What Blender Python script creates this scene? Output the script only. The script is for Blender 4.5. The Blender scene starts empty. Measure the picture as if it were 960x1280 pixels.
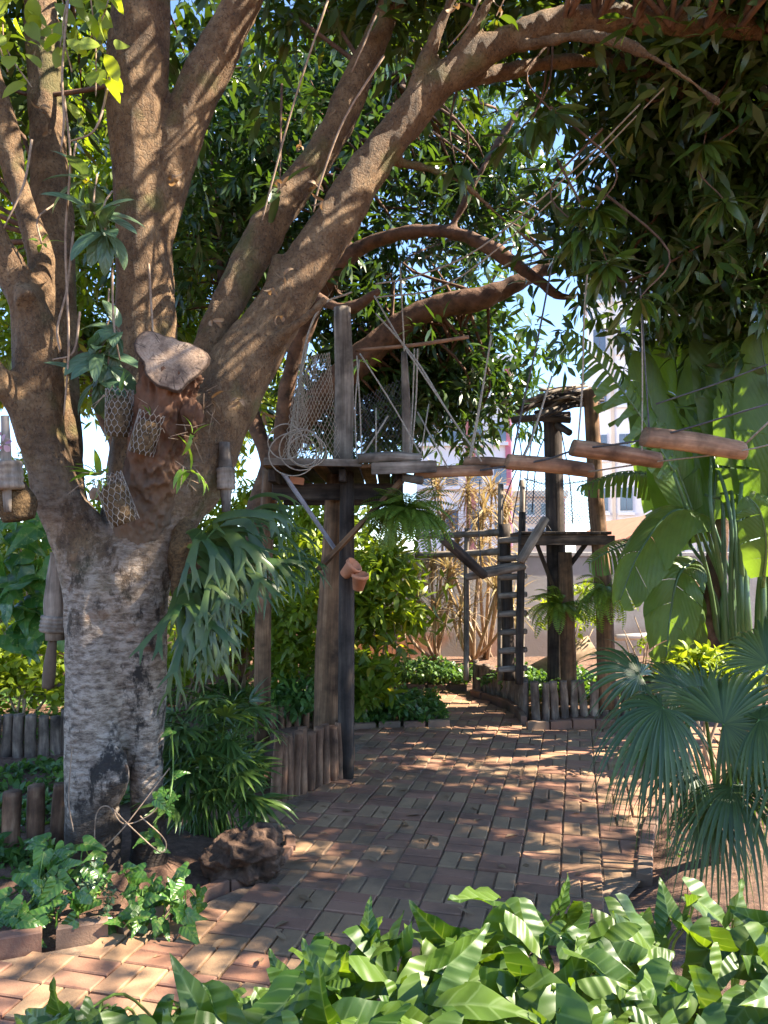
import bpy, math, random
import numpy as np
from mathutils import Vector, Matrix, noise as mnoise
random.seed(7); rng = np.random.default_rng(7)
S = bpy.context.scene; COL = S.collection
R = math.radians
# ---------------------------------------------------------------- camera, sky, sun, exposure
F = 967.0; PITCH = R(3.0); EYE = 1.6
cam = bpy.data.cameras.new('camera'); cam.sensor_fit = 'VERTICAL'; cam.sensor_height = 24.0
cam.lens = 24.0 * F / 1280.0; cam.clip_end = 2000; cam.clip_start = 0.05
camo = bpy.data.objects.new('camera', cam); COL.objects.link(camo)
camo.location = (0, 0, EYE); camo.rotation_euler = (math.pi / 2 + PITCH, 0, 0); S.camera = camo
SUN_EL, SUN_AZ = R(45), R(92)       # azimuth from +Y clockwise: beyond the trees, to the right
world = bpy.data.worlds.new('World'); S.world = world; world.use_nodes = True
wn = world.node_tree.nodes; wl = world.node_tree.links
sky = wn.new('ShaderNodeTexSky'); sky.sky_type = 'NISHITA'; sky.sun_disc = False
sky.sun_elevation = SUN_EL; sky.sun_rotation = SUN_AZ; sky.altitude = 2500; sky.air_density = 1.0; sky.dust_density = 0.1; sky.ozone_density = 3.0
wl.new(sky.outputs[0], wn['Background'].inputs[0]); wn['Background'].inputs[1].default_value = 0.1
sl = bpy.data.lights.new('sun', 'SUN'); sl.energy = 4.5; sl.angle = R(0.53); sl.color = (1.0, 0.89, 0.72)
so = bpy.data.objects.new('sun', sl); COL.objects.link(so)
sdir = Vector((math.sin(SUN_AZ) * math.cos(SUN_EL), math.cos(SUN_AZ) * math.cos(SUN_EL), math.sin(SUN_EL)))
so.rotation_euler = sdir.to_track_quat('Z', 'Y').to_euler(); so.location = sdir * 30
S.view_settings.view_transform = 'Standard'; S.view_settings.look = 'None'
S.view_settings.exposure = 2.5; S.view_settings.gamma = 1.0; S.view_settings.use_curve_mapping = False
cy = S.cycles
cy.max_bounces = 8; cy.diffuse_bounces = 6; cy.glossy_bounces = 2; cy.transmission_bounces = 4; cy.transparent_max_bounces = 4
cy.caustics_reflective = False; cy.caustics_refractive = False; cy.use_denoising = True; cy.sample_clamp_indirect = 8.0

# ---------------------------------------------------------------- helpers
cp, sp = math.cos(PITCH), math.sin(PITCH)
def ray(px, py):
    dx, dy = (px - 480) / F, (640 - py) / F
    return np.array((dx, cp - dy * sp, sp + dy * cp))
def at(px, py, d):
    r = ray(px, py); return np.array((0, 0, EYE)) + r * (d / r[1])
def G(px, py, z=0.0):
    r = ray(px, py); return np.array((0, 0, EYE)) + r * ((z - EYE) / r[2])
def pr(px, d): return px * d / F
def unit(a):
    a = np.asarray(a, float); return a / np.maximum(np.linalg.norm(a, axis=-1, keepdims=True), 1e-9)
def nz(p, s=1.0, o=0.0): return mnoise.noise(Vector((p[0] * s + o, p[1] * s - o, p[2] * s + 2 * o)))

class MB:
    def __init__(s): s.V = []; s.Fs = []; s.g = []; s.n = 0
    def add(s, V, Fs, g=None):
        V = np.asarray(V, float).reshape(-1, 3)
        for f in Fs:
            f = np.asarray(f, np.int64)
            if f.size: s.Fs.append(f + s.n)
        s.V.append(V); s.g.append(np.zeros_like(V) if g is None else np.asarray(g, float).reshape(-1, 3)); s.n += len(V); return s
    def mesh(s, name, mat, smooth=True):
        V = np.concatenate(s.V); g = np.concatenate(s.g)
        me = bpy.data.meshes.new(name)
        tot = np.concatenate([np.full(len(f), f.shape[1]) for f in s.Fs]); lp = np.concatenate([f.ravel() for f in s.Fs])
        me.vertices.add(len(V)); me.vertices.foreach_set('co', V.astype(np.float32).ravel())
        me.loops.add(len(lp)); me.loops.foreach_set('vertex_index', lp.astype(np.int32))
        me.polygons.add(len(tot)); st = np.concatenate([[0], np.cumsum(tot)[:-1]])
        me.polygons.foreach_set('loop_start', st.astype(np.int32))
        me.polygons.foreach_set('use_smooth', np.full(len(tot), smooth))
        a = me.attributes.new('gc', 'FLOAT_VECTOR', 'POINT'); a.data.foreach_set('vector', g.astype(np.float32).ravel())
        me.materials.append(mat); me.update(calc_edges=True); me.validate()
        return me
    def build(s, name, mat, parent=None, smooth=True, kind=None):
        return link(name, s.mesh(name, mat, smooth), parent, kind)

def link(name, me, parent=None, kind=None, M=None):
    o = bpy.data.objects.new(name, me); COL.objects.link(o)
    if M is not None: o.matrix_basis = M
    if parent is not None:
        o.parent = parent
        o.matrix_parent_inverse = parent['_w'] if False else WINV.get(parent.name, Matrix.Identity(4))
    WINV[o.name] = (M.inverted() if M is not None else Matrix.Identity(4))
    if kind: o['kind'] = kind
    return o
WINV = {}
def thing(name, label, cat, loc=(0, 0, 0), group=None):
    o = bpy.data.objects.new(name, None); COL.objects.link(o); o.empty_display_size = 0.1
    loc = Vector([float(x) for x in loc]); o.location = loc; WINV[o.name] = Matrix.Translation(-loc)
    o['label'] = label; o['category'] = cat
    if group: o['group'] = group
    return o
def tag(o, label, cat, group=None):
    o['label'] = label; o['category'] = cat
    if group: o['group'] = group
    return o

def spline(pts, k=6):
    pts = np.asarray(pts, float); n = len(pts)
    if k <= 1 or n < 3: return pts
    P = np.vstack([2 * pts[0] - pts[1], pts, 2 * pts[-1] - pts[-2]]); out = []
    for i in range(n - 1):
        p0, p1, p2, p3 = P[i:i + 4]
        for t in np.arange(k) / k:
            out.append(0.5 * (2 * p1 + (p2 - p0) * t + (2 * p0 - 5 * p1 + 4 * p2 - p3) * t * t + (3 * p1 - p0 - 3 * p2 + p3) * t ** 3))
    out.append(pts[-1]); return np.array(out)
def tube(pts, rad, n=8, k=4, cap=True, rough=0.0, rs=6.0, ov=None, seed=0.0):
    """pts (m,3), rad scalar or list -> V, faces, gc(seamless grain coordinate)"""
    pts = np.asarray(pts, float); rad = np.broadcast_to(np.asarray(rad, float), (len(pts),))
    q = spline(np.column_stack([pts, rad]), k); P = q[:, :3]; r = np.maximum(q[:, 3], 1e-4); m = len(P)
    T = unit(np.gradient(P, axis=0)); a = np.array((1.0, 0, 0)) if abs(T[0][0]) < .8 else np.array((0, 1.0, 0))
    u = unit(np.cross(T[0], a)); U = [u]
    for i in range(1, m): u = unit(U[-1] - T[i] * np.dot(U[-1], T[i])); U.append(u)
    U = np.array(U); W = np.cross(T, U); th = np.arange(n) * 2 * math.pi / n
    c, s_ = np.cos(th), np.sin(th)
    rr = np.repeat(r[:, None], n, 1)
    L = np.concatenate([[0], np.cumsum(np.linalg.norm(np.diff(P, axis=0), axis=1))])
    if ov is not None: s_ = s_ * ov
    if rough:
        f = np.array([[mnoise.noise(Vector((c[j] * 1.3 + seed, s_[j] * 1.3 - seed, L[i] * rs))) for j in range(n)] for i in range(m)])
        rr = rr * (1 + rough * f)
    V = P[:, None, :] + U[:, None, :] * (rr * c)[:, :, None] + W[:, None, :] * (rr * s_)[:, :, None]
    g = np.stack([rr * c + seed, rr * s_ + seed * .7, np.repeat(L[:, None], n, 1) + seed], -1)
    i = np.arange(m - 1)[:, None]; j = np.arange(n)[None, :]; j2 = (j + 1) % n
    Q = np.stack([i * n + j + 0 * i, i * n + j2, (i + 1) * n + j2, (i + 1) * n + j], -1).reshape(-1, 4)
    Fs = [Q]
    if cap: Fs += [np.arange(n)[::-1][None, :], (np.arange(n) + (m - 1) * n)[None, :]]
    return V.reshape(-1, 3), Fs, g.reshape(-1, 3)
def box(c, sx, sy, sz, M=None, bev=0.0, seed=None):
    """box with chamfered long edges; c centre, half sizes"""
    seed = random.random() * 9 if seed is None else seed
    b = bev; pts = []; hx, hy, hz = sx, sy, sz
    if b <= 0:
        V = np.array([(x * hx, y * hy, z * hz) for z in (-1, 1) for y in (-1, 1) for x in (-1, 1)])
        Q = [[0, 2, 3, 1], [4, 5, 7, 6], [0, 1, 5, 4], [2, 6, 7, 3], [0, 4, 6, 2], [1, 3, 7, 5]]
    else:
        ring = lambda x, y, z: [(-x, -y, z), (x, -y, z), (x, y, z), (-x, y, z)]
        V = np.array(ring(hx - b, hy - b, -hz) + ring(hx, hy, -hz + b) + ring(hx, hy, hz - b) + ring(hx - b, hy - b, hz))
        Q = [[3, 2, 1, 0], [12, 13, 14, 15]]
        for k in range(3):
            for j in range(4): Q.append([k * 4 + j, k * 4 + (j + 1) % 4, k * 4 + 4 + (j + 1) % 4, k * 4 + 4 + j])
    g = V + seed if seed < 90 else V / np.array((hx, hy, hz))
    if M is not None: V = V @ np.array(M.to_3x3()).T
    return V + np.asarray(c, float), [np.array(Q)], g
def frame(z, xh=(1, 0, 0)):
    """rotation matrix with local Z along z and X near xh"""
    z = Vector(z).normalized(); x = Vector(xh); x = (x - z * x.dot(z))
    if x.length < 1e-4: x = Vector((0, 1, 0)) - z * z.y
    x.normalize(); y = z.cross(x); return Matrix((x, y, z)).transposed()
def plank(p0, p1, w, t, xh=(1, 0, 0), bev=0.006):
    p0, p1 = np.asarray(p0, float), np.asarray(p1, float); d = p1 - p0
    return box((p0 + p1) / 2, w / 2, t / 2, np.linalg.norm(d) / 2, frame(d, xh), bev)

PROF = {
    'lance': lambda t: np.sin(np.pi * t ** 0.75) ** 0.9 * 0.98 + 0.02,
    'oval': lambda t: np.sin(np.pi * t ** 0.85) ** 0.65 + 0.01,
    'strap': lambda t: np.minimum(1, 0.55 + 2.5 * t) * np.clip((1 - t) / 0.55, 0.02, 1) ** 0.8,
    'fan': lambda t: np.where(t < .5, t / .5, np.clip((1 - t) / .5, 0.03, 1)) * .98 + .02,
    'blade': lambda t: np.minimum(1, 0.3 + 6 * t) * np.clip((1 - t) / 0.25, 0.05, 1) ** 0.5,
}
def leaves(P, D, N, L, W, bend=0.6, nseg=3, cols=2, prof='lance', fold=0.25, pw=1.0, grav=0.0):
    """many leaves at once: base P, direction D, upper normal N, length L, full width W, bend (rad) away from N"""
    P = np.atleast_2d(np.asarray(P, float)); n = len(P)
    D = unit(np.broadcast_to(D, (n, 3))); N = np.broadcast_to(np.asarray(N, float), (n, 3)); N = unit(N - D * np.sum(N * D, 1, keepdims=True) + 1e-6)
    L = np.broadcast_to(L, (n,)).astype(float); W = np.broadcast_to(W, (n,)).astype(float); bend = np.broadcast_to(bend, (n,)).astype(float)
    Sd = np.cross(D, N); t = np.linspace(0, 1, nseg + 1); w = PROF[prof](t)
    am = bend[:, None] * (((t[1:] + t[:-1]) / 2) ** pw)[None, :]; a = bend[:, None] * (t ** pw)[None, :]
    x = np.concatenate([np.zeros((n, 1)), np.cumsum(np.cos(am), 1) / nseg], 1); z = np.concatenate([np.zeros((n, 1)), -np.cumsum(np.sin(am), 1) / nseg], 1)
    C = P[:, None] + L[:, None, None] * (D[:, None] * x[..., None] + N[:, None] * z[..., None])
    C = C - np.array((0, 0, 1.0)) * (np.broadcast_to(grav, (n,)) * L)[:, None, None] * (t ** 2.5)[None, :, None]
    nt = N[:, None] * np.cos(a)[..., None] + D[:, None] * np.sin(a)[..., None]
    h = (W / 2)[:, None] * w[None, :]
    side = Sd[:, None] * h[..., None]; up = nt * (h * fold)[..., None]
    rows = [C - side + up, C + side + up] if cols == 2 else [C - side + up, C, C + side + up]
    V = np.stack(rows, 2)                                   # n, nseg+1, cols, 3
    sx = np.array([-1, 1.0]) if cols == 2 else np.array([-1, 0, 1.0])
    g = np.zeros_like(V); g[..., 0] = sx[None, None, :]; g[..., 1] = t[None, :, None]; g[..., 2] = rng.random(n)[:, None, None]
    i = np.arange(nseg)[:, None]; j = np.arange(cols - 1)[None, :]
    q = np.stack([i * cols + j, i * cols + j + 1, (i + 1) * cols + j + 1, (i + 1) * cols + j], -1).reshape(-1, 4)
    st = (nseg + 1) * cols
    Q = (q[None] + (np.arange(n) * st)[:, None, None]).reshape(-1, 4)
    return V.reshape(-1, 3), [Q], g.reshape(-1, 3)
def rdir(n):
    return unit(rng.normal(size=(n, 3)))
def upn(D, j=0.3):
    D = np.atleast_2d(D); n = len(D); Z = np.array((0, 0, 1.0)); N = Z - D * D[:, 2:3]
    return unit(N + rng.normal(size=(n, 3)) * j + 1e-4)

# ---------------------------------------------------------------- materials
def new_mat(name):
    m = bpy.data.materials.new(name); m.use_nodes = True; nt = m.node_tree
    return m, nt, nt.nodes['Principled BSDF']
def nd(nt, t, **kw):
    n = nt.nodes.new('ShaderNode' + t)
    for k, v in kw.items():
        if k.startswith('i_'):
            key = k[2:]; key = int(key) if key.isdigit() else key
            n.inputs[key].default_value = v
        else: setattr(n, k, v)
    return n
KC = [1.0]
def ramp(nt, src, stops):
    if KC[0] != 1.0: stops = [(p, tuple(x * KC[0] if max(c[:3]) < .6 else x for x in c)) for p, c in stops]
    r = nd(nt, 'ValToRGB'); e = r.color_ramp.elements
    while len(e) < len(stops): e.new(0.5)
    for el, (p, c) in zip(e, stops): el.position = p; el.color = (*c, 1) if len(c) == 3 else c
    nt.links.new(src, r.inputs[0]); return r.outputs[0]
def mix(nt, f, a, b, mode='MIX'):
    m = nd(nt, 'Mix', data_type='RGBA', blend_type=mode)
    for s, v in ((0, f), (6, a), (7, b)):
        if hasattr(v, 'is_linked') or hasattr(v, 'links'): nt.links.new(v, m.inputs[s])
        elif isinstance(v, (int, float)): m.inputs[s].default_value = v
        else: m.inputs[s].default_value = (*v, 1)
    return m.outputs[2]
def noise_n(nt, vec, scale, detail=4, rough=0.6, sc3=None):
    if sc3:
        mp = nd(nt, 'Mapping'); mp.inputs['Scale'].default_value = sc3; nt.links.new(vec, mp.inputs[0]); vec = mp.outputs[0]
    n = nd(nt, 'TexNoise'); n.inputs['Scale'].default_value = scale; n.inputs['Detail'].default_value = detail; n.inputs['Roughness'].default_value = rough
    nt.links.new(vec, n.inputs['Vector']); return n.outputs['Fac']
def attr(nt): return nd(nt, 'Attribute', attribute_name='gc').outputs['Vector']
def geo(nt): return nd(nt, 'NewGeometry')
def bump(nt, b, h, st=0.4, dist=0.01):
    n = nd(nt, 'Bump'); n.inputs['Strength'].default_value = st; n.inputs['Distance'].default_value = dist
    nt.links.new(h, n.inputs['Height']); nt.links.new(n.outputs[0], b.inputs['Normal'])

def leaf_mat(name, c1, c2, rough=0.38, trans=0.35, tcol=None, old=None, vein=0.0, pale=None, spec=0.5, blotch=None, vf=27):
    m, nt, b = new_mat(name); L = nt.links
    g = geo(nt); obj = nd(nt, 'ObjectInfo')
    ad = nd(nt, 'Math', operation='ADD'); L.new(g.outputs['Random Per Island'], ad.inputs[0]); L.new(obj.outputs['Random'], ad.inputs[1])
    fr = nd(nt, 'Math', operation='FRACT'); L.new(ad.outputs[0], fr.inputs[0])
    st = [(0.0, c1), (0.75, c2)]
    if old: st += [(0.94, c2), (0.965, old)]
    col = ramp(nt, fr.outputs[0], st)
    nf = noise_n(nt, g.outputs['Position'], 14, 3)
    col = mix(nt, nd_scale(nt, nf, 0.55), col, tuple(x * 0.6 for x in c1))
    a = attr(nt); sx = nd(nt, 'SeparateXYZ'); L.new(a, sx.inputs[0])
    if vein:
        ab = nd(nt, 'Math', operation='ABSOLUTE'); L.new(sx.outputs[0], ab.inputs[0])
        k = nd(nt, 'Math', operation='MULTIPLY_ADD'); L.new(ab.outputs[0], k.inputs[0]); k.inputs[1].default_value = -0.35; L.new(sx.outputs[1], k.inputs[2])
        w = nd(nt, 'Math', operation='MULTIPLY'); L.new(k.outputs[0], w.inputs[0]); w.inputs[1].default_value = vf
        si = nd(nt, 'Math', operation='SINE'); L.new(w.outputs[0], si.inputs[0])
        pw = ramp(nt, si.outputs[0], [(0.82, (0, 0, 0)), (1.0, (1, 1, 1))])
        mr = ramp(nt, ab.outputs[0], [(0.0, (1, 1, 1)), (0.09, (0, 0, 0))])
        mx = nd(nt, 'Math', operation='MAXIMUM'); L.new(pw, mx.inputs[0]); L.new(mr, mx.inputs[1])
        fade = ramp(nt, ab.outputs[0], [(0.1, (1, 1, 1)), (0.8, (0.1, 0.1, 0.1))])
        mm = nd(nt, 'Math', operation='MULTIPLY'); L.new(mx.outputs[0], mm.inputs[0]); L.new(fade, mm.inputs[1])
        m2 = nd(nt, 'Math', operation='MULTIPLY'); L.new(mm.outputs[0], m2.inputs[0]); m2.inputs[1].default_value = vein
        col = mix(nt, m2.outputs[0], col, pale or c2)
        bump(nt, b, si.outputs[0], 0.3, 0.003)
    if blotch: col = mix(nt, ramp_bw(nt, noise_n(nt, g.outputs['Position'], 34, 3, .6), .58, .64), col, blotch)
    L.new(col, b.inputs['Base Color']); b.inputs['Roughness'].default_value = rough; b.inputs['Specular IOR Level'].default_value = spec
    tr = nd(nt, 'BsdfTranslucent'); tc = mix(nt, 1.0, col, tcol or (2.2, 2.0, 0.6), 'MULTIPLY'); L.new(tc, tr.inputs[0])
    ms = nd(nt, 'MixShader'); ms.inputs[0].default_value = trans
    L.new(b.outputs[0], ms.inputs[1]); L.new(tr.outputs[0], ms.inputs[2]); L.new(ms.outputs[0], nt.nodes['Material Output'].inputs[0])
    return m
def nd_scale(nt, s, k):
    n = nd(nt, 'Math', operation='MULTIPLY'); nt.links.new(s, n.inputs[0]); n.inputs[1].default_value = k; return n.outputs[0]
def wood_mat(name, c1, c2, c3, rough=0.8, lichen=None, gs=1.0):
    m, nt, b = new_mat(name); a = attr(nt); g = geo(nt)
    f = noise_n(nt, a, 26 * gs, 5, 0.65, (1, 1, 0.06)); f2 = noise_n(nt, g.outputs['Position'], 5, 4)
    col = ramp(nt, f, [(0.3, c1), (0.52, c2), (0.72, c3)])
    col = mix(nt, ramp_bw(nt, f2, 0.35, 0.75), col, tuple(x * 0.45 for x in c1))
    if lichen: col = mix(nt, ramp_bw(nt, noise_n(nt, g.outputs['Position'], 9, 5, 0.7), 0.6, 0.68), col, lichen)
    nt.links.new(col, b.inputs['Base Color']); b.inputs['Roughness'].default_value = rough; b.inputs['Specular IOR Level'].default_value = 0.25
    bump(nt, b, f, 0.55, 0.012); return m
def ramp_bw(nt, s, lo, hi): return ramp(nt, s, [(lo, (0, 0, 0)), (hi, (1, 1, 1))])
def plain_mat(name, c1, c2, scale=8, rough=0.8, bst=0.3, metal=0.0, dist=0.01):
    m, nt, b = new_mat(name); g = geo(nt); f = noise_n(nt, g.outputs['Position'], scale, 6, 0.65)
    col = ramp(nt, f, [(0.3, c1), (0.7, c2)]); nt.links.new(col, b.inputs['Base Color']); b.inputs['Roughness'].default_value = rough
    b.inputs['Metallic'].default_value = metal; b.inputs['Specular IOR Level'].default_value = 0.3; bump(nt, b, f, bst, dist); return m

def bark_mat():
    m, nt, b = new_mat('bark'); L = nt.links; g = geo(nt); pos = g.outputs['Position']; sx = nd(nt, 'SeparateXYZ'); L.new(pos, sx.inputs[0])
    n1 = noise_n(nt, pos, 7, 6, 0.65); n2 = noise_n(nt, pos, 30, 5, 0.7, (1, 1, 0.35)); n3 = noise_n(nt, pos, 16, 5, 0.7, (1, 1, 2.6)); big = noise_n(nt, pos, 2.2, 3)
    fine = noise_n(nt, pos, 75, 6, 0.8, (1, 1, .45)); vo = nd(nt, 'TexVoronoi', feature='DISTANCE_TO_EDGE'); vo.inputs['Scale'].default_value = 1
    wp = nd(nt, 'Mix', data_type='VECTOR'); mpv = nd(nt, 'Mapping'); mpv.inputs['Scale'].default_value = (26, 26, 9); L.new(pos, mpv.inputs[0]); nv = nd(nt, 'TexNoise'); nv.inputs['Scale'].default_value = 9; L.new(pos, nv.inputs['Vector']); wp.inputs[0].default_value = .5; L.new(mpv.outputs[0], wp.inputs[4]); sv = nd(nt, 'VectorMath', operation='MULTIPLY_ADD'); L.new(nv.outputs['Color'], sv.inputs[0]); sv.inputs[1].default_value = (5, 5, 5); L.new(mpv.outputs[0], sv.inputs[2]); L.new(sv.outputs[0], vo.inputs['Vector'])
    crack = ramp_bw(nt, vo.outputs['Distance'], 0.0, 0.12)
    up = ramp(nt, n1, [(0.28, (0.055, 0.029, 0.013)), (0.5, (0.14, 0.078, 0.036)), (0.72, (0.25, 0.16, 0.082))])
    up = mix(nt, nd_scale(nt, ramp_bw(nt, fine, 0.5, 0.66), 0.6), up, (0.27, 0.20, 0.13))
    up = mix(nt, nd_scale(nt, ramp_bw(nt, noise_n(nt, pos, 55, 5, .75), 0.54, 0.64), 0.75), up, (0.03, 0.019, 0.011))
    up = mix(nt, crack, mix(nt, .3, up, (0.025, 0.016, 0.01)), up)
    up = mix(nt, nd_scale(nt, ramp_bw(nt, big, 0.58, 0.66), 0.55), up, (0.11, 0.115, 0.03))
    lo = ramp(nt, n3, [(0.34, (0.055, 0.04, 0.032)), (0.46, (0.155, 0.12, 0.092)), (0.60, (0.29, 0.24, 0.195))])
    lo = mix(nt, ramp_bw(nt, noise_n(nt, pos, 4.5, 6, 0.75, (1, 1, .6)), 0.53, 0.60), lo, (0.03, 0.024, 0.02))
    lo = mix(nt, nd_scale(nt, ramp_bw(nt, noise_n(nt, pos, 6.5, 3, 0.5), 0.64, 0.70), 0.6), lo, (0.19, 0.095, 0.05))
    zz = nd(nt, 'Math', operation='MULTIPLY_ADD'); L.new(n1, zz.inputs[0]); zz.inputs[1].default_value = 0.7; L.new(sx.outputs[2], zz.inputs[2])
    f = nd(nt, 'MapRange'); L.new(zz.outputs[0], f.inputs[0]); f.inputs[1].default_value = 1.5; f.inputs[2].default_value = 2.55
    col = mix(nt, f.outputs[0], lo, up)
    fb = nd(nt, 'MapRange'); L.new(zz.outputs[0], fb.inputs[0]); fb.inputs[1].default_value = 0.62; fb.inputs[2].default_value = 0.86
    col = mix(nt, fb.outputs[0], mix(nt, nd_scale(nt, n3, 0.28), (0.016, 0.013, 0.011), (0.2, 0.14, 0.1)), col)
    L.new(col, b.inputs['Base Color']); b.inputs['Roughness'].default_value = 0.75; b.inputs['Specular IOR Level'].default_value = 0.3
    h = nd(nt, 'Mix'); L.new(f.outputs[0], h.inputs[0]); L.new(n3, h.inputs[2]); hx = nd(nt, 'Math', operation='MULTIPLY_ADD'); L.new(crack, hx.inputs[0]); hx.inputs[1].default_value = .16; L.new(fine, hx.inputs[2]); L.new(hx.outputs[0], h.inputs[3]); bump(nt, b, h.outputs[0], 1.0, 0.022); return m
def brick_mat(name, c1, c2, c3, worn=True):
    m, nt, b = new_mat(name); L = nt.links; g = geo(nt); pos = g.outputs['Position']; ob = nd(nt, 'ObjectInfo')
    ad = nd(nt, 'Math', operation='ADD'); L.new(g.outputs['Random Per Island'], ad.inputs[0]); L.new(ob.outputs['Random'], ad.inputs[1])
    fr = nd(nt, 'Math', operation='FRACT'); L.new(ad.outputs[0], fr.inputs[0])
    col = ramp(nt, fr.outputs[0], [(0.0, c1), (0.5, c2), (1.0, c3)])
    n1 = noise_n(nt, pos, 45, 5, 0.7); n2 = noise_n(nt, pos, 2.4, 5, 0.65); n3 = noise_n(nt, pos, 130, 3, 0.6)
    col = mix(nt, nd_scale(nt, ramp_bw(nt, n1, 0.4, 0.75), 0.4), col, tuple(x * 1.4 for x in c3))
    col = mix(nt, nd_scale(nt, ramp_bw(nt, n2, 0.4, 0.7), 0.75), col, (0.075, 0.055, 0.042))
    a = attr(nt); sx = nd(nt, 'SeparateXYZ'); L.new(a, sx.inputs[0]); ax = nd(nt, 'Math', operation='ABSOLUTE'); L.new(sx.outputs[0], ax.inputs[0]); ay = nd(nt, 'Math', operation='ABSOLUTE'); L.new(sx.outputs[1], ay.inputs[0]); px_ = nd(nt, 'Math', operation='POWER'); L.new(ax.outputs[0], px_.inputs[0]); px_.inputs[1].default_value = 2.2
    mx = nd(nt, 'Math', operation='MAXIMUM'); L.new(px_.outputs[0], mx.inputs[0]); L.new(ay.outputs[0], mx.inputs[1]); mn = nd(nt, 'Math', operation='MULTIPLY_ADD'); L.new(n1, mn.inputs[0]); mn.inputs[1].default_value = .5; L.new(mx.outputs[0], mn.inputs[2])
    if worn: col = mix(nt, nd_scale(nt, ramp_bw(nt, mn.outputs[0], 1.0, 1.28), .75), col, (0.055, 0.04, 0.03))
    L.new(col, b.inputs['Base Color']); b.inputs['Roughness'].default_value = 0.72; b.inputs['Specular IOR Level'].default_value = 0.3
    h = nd(nt, 'Math', operation='ADD'); L.new(n1, h.inputs[0]); L.new(n3, h.inputs[1]); bump(nt, b, h.outputs[0], 0.4, 0.004); return m

M = {}; KC[0] = 1.4
M['bark'] = bark_mat()
M['bark2'] = plain_mat('dark_bark', (0.03, 0.018, 0.012), (0.14, 0.075, 0.045), 9, 0.85, 0.8, dist=0.03)
def blend_low(m, c, z0, z1):
    nt = m.node_tree; b = nt.nodes['Principled BSDF']; src = b.inputs['Base Color'].links[0].from_socket; g = geo(nt); sx = nd(nt, 'SeparateXYZ'); nt.links.new(g.outputs['Position'], sx.inputs[0]); n = noise_n(nt, g.outputs['Position'], 11, 4)
    k = nd(nt, 'Math', operation='MULTIPLY_ADD'); nt.links.new(n, k.inputs[0]); k.inputs[1].default_value = .5; nt.links.new(sx.outputs[2], k.inputs[2]); f = nd(nt, 'MapRange'); nt.links.new(k.outputs[0], f.inputs[0]); f.inputs[1].default_value = z0; f.inputs[2].default_value = z1
    nt.links.new(mix(nt, f.outputs[0], mix(nt, n, tuple(x * .45 for x in c), tuple(x * 1.7 for x in c)), src), b.inputs['Base Color']); return m
M['stump'] = wood_mat('stump_bark', (0.03, 0.016, 0.01), (0.12, 0.056, 0.03), (0.33, 0.19, 0.11), 0.85, gs=1.0); blend_low(M['stump'], (0.13, 0.09, 0.062), 1.95, 2.35)
M['cut'] = plain_mat('cut_wood', (0.10, 0.065, 0.042), (0.27, 0.185, 0.125), 14, 0.85, 0.5)
def cut_mat():
    m, nt, b = new_mat('cut_wood_rings'); L = nt.links; a = attr(nt); g = geo(nt)
    ln = nd(nt, 'VectorMath', operation='LENGTH'); L.new(a, ln.inputs[0]); n1 = noise_n(nt, g.outputs['Position'], 9, 5, .65); n2 = noise_n(nt, g.outputs['Position'], 45, 5, .7)
    k = nd(nt, 'Math', operation='MULTIPLY_ADD'); L.new(ln.outputs['Value'], k.inputs[0]); k.inputs[1].default_value = 60; L.new(nd_scale(nt, n1, 30), k.inputs[2]); si = nd(nt, 'Math', operation='SINE'); L.new(k.outputs[0], si.inputs[0])
    col = ramp(nt, n1, [(.32, (0.075, 0.045, 0.028)), (.5, (0.21, 0.14, 0.092)), (.7, (0.31, 0.225, 0.16))]); col = mix(nt, nd_scale(nt, ramp_bw(nt, si.outputs[0], .3, 1), .3), col, (0.11, 0.065, 0.04))
    rim = ramp_bw(nt, ln.outputs['Value'], .93, .985); col = mix(nt, rim, col, (0.05, 0.026, 0.014))
    sa = nd(nt, 'SeparateXYZ'); L.new(a, sa.inputs[0]); at2 = nd(nt, 'Math', operation='ARCTAN2'); L.new(sa.outputs[1], at2.inputs[0]); L.new(sa.outputs[0], at2.inputs[1]); cb = nd(nt, 'CombineXYZ'); L.new(nd_scale(nt, at2.outputs[0], 5.0), cb.inputs[0]); L.new(nd_scale(nt, ln.outputs['Value'], .9), cb.inputs[1])
    cr = noise_n(nt, cb.outputs[0], 2.2, 2, .5); col = mix(nt, nd_scale(nt, ramp_bw(nt, cr, .6, .66), .8), col, (0.045, 0.028, 0.018))
    col = mix(nt, ramp_bw(nt, n2, .58, .72), col, (0.06, 0.04, 0.028)); L.new(col, b.inputs['Base Color']); b.inputs['Roughness'].default_value = .9; bump(nt, b, n2, .7, .012); return m
M['rings'] = cut_mat()
M['post'] = wood_mat('post_wood', (0.07, 0.04, 0.022), (0.19, 0.105, 0.055), (0.33, 0.20, 0.11), 0.75)
M['postdark'] = wood_mat('dark_post_wood', (0.02, 0.016, 0.014), (0.055, 0.04, 0.032), (0.11, 0.08, 0.06), 0.8)
M['greywood'] = wood_mat('grey_wood', (0.09, 0.07, 0.055), (0.21, 0.17, 0.135), (0.36, 0.30, 0.24), 0.85)
M['log'] = wood_mat('log_wood', (0.16, 0.085, 0.05), (0.32, 0.18, 0.105), (0.46, 0.30, 0.18), 0.6)
M['stake'] = wood_mat('stake_wood', (0.085, 0.045, 0.028), (0.20, 0.105, 0.06), (0.33, 0.20, 0.12), 0.75)
M['stakegrey'] = wood_mat('grey_stake_wood', (0.07, 0.05, 0.04), (0.19, 0.135, 0.10), (0.34, 0.26, 0.19), 0.85)
M['metal'] = plain_mat('painted_metal', (0.17, 0.17, 0.20), (0.27, 0.27, 0.31), 12, 0.45, 0.1)
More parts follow.
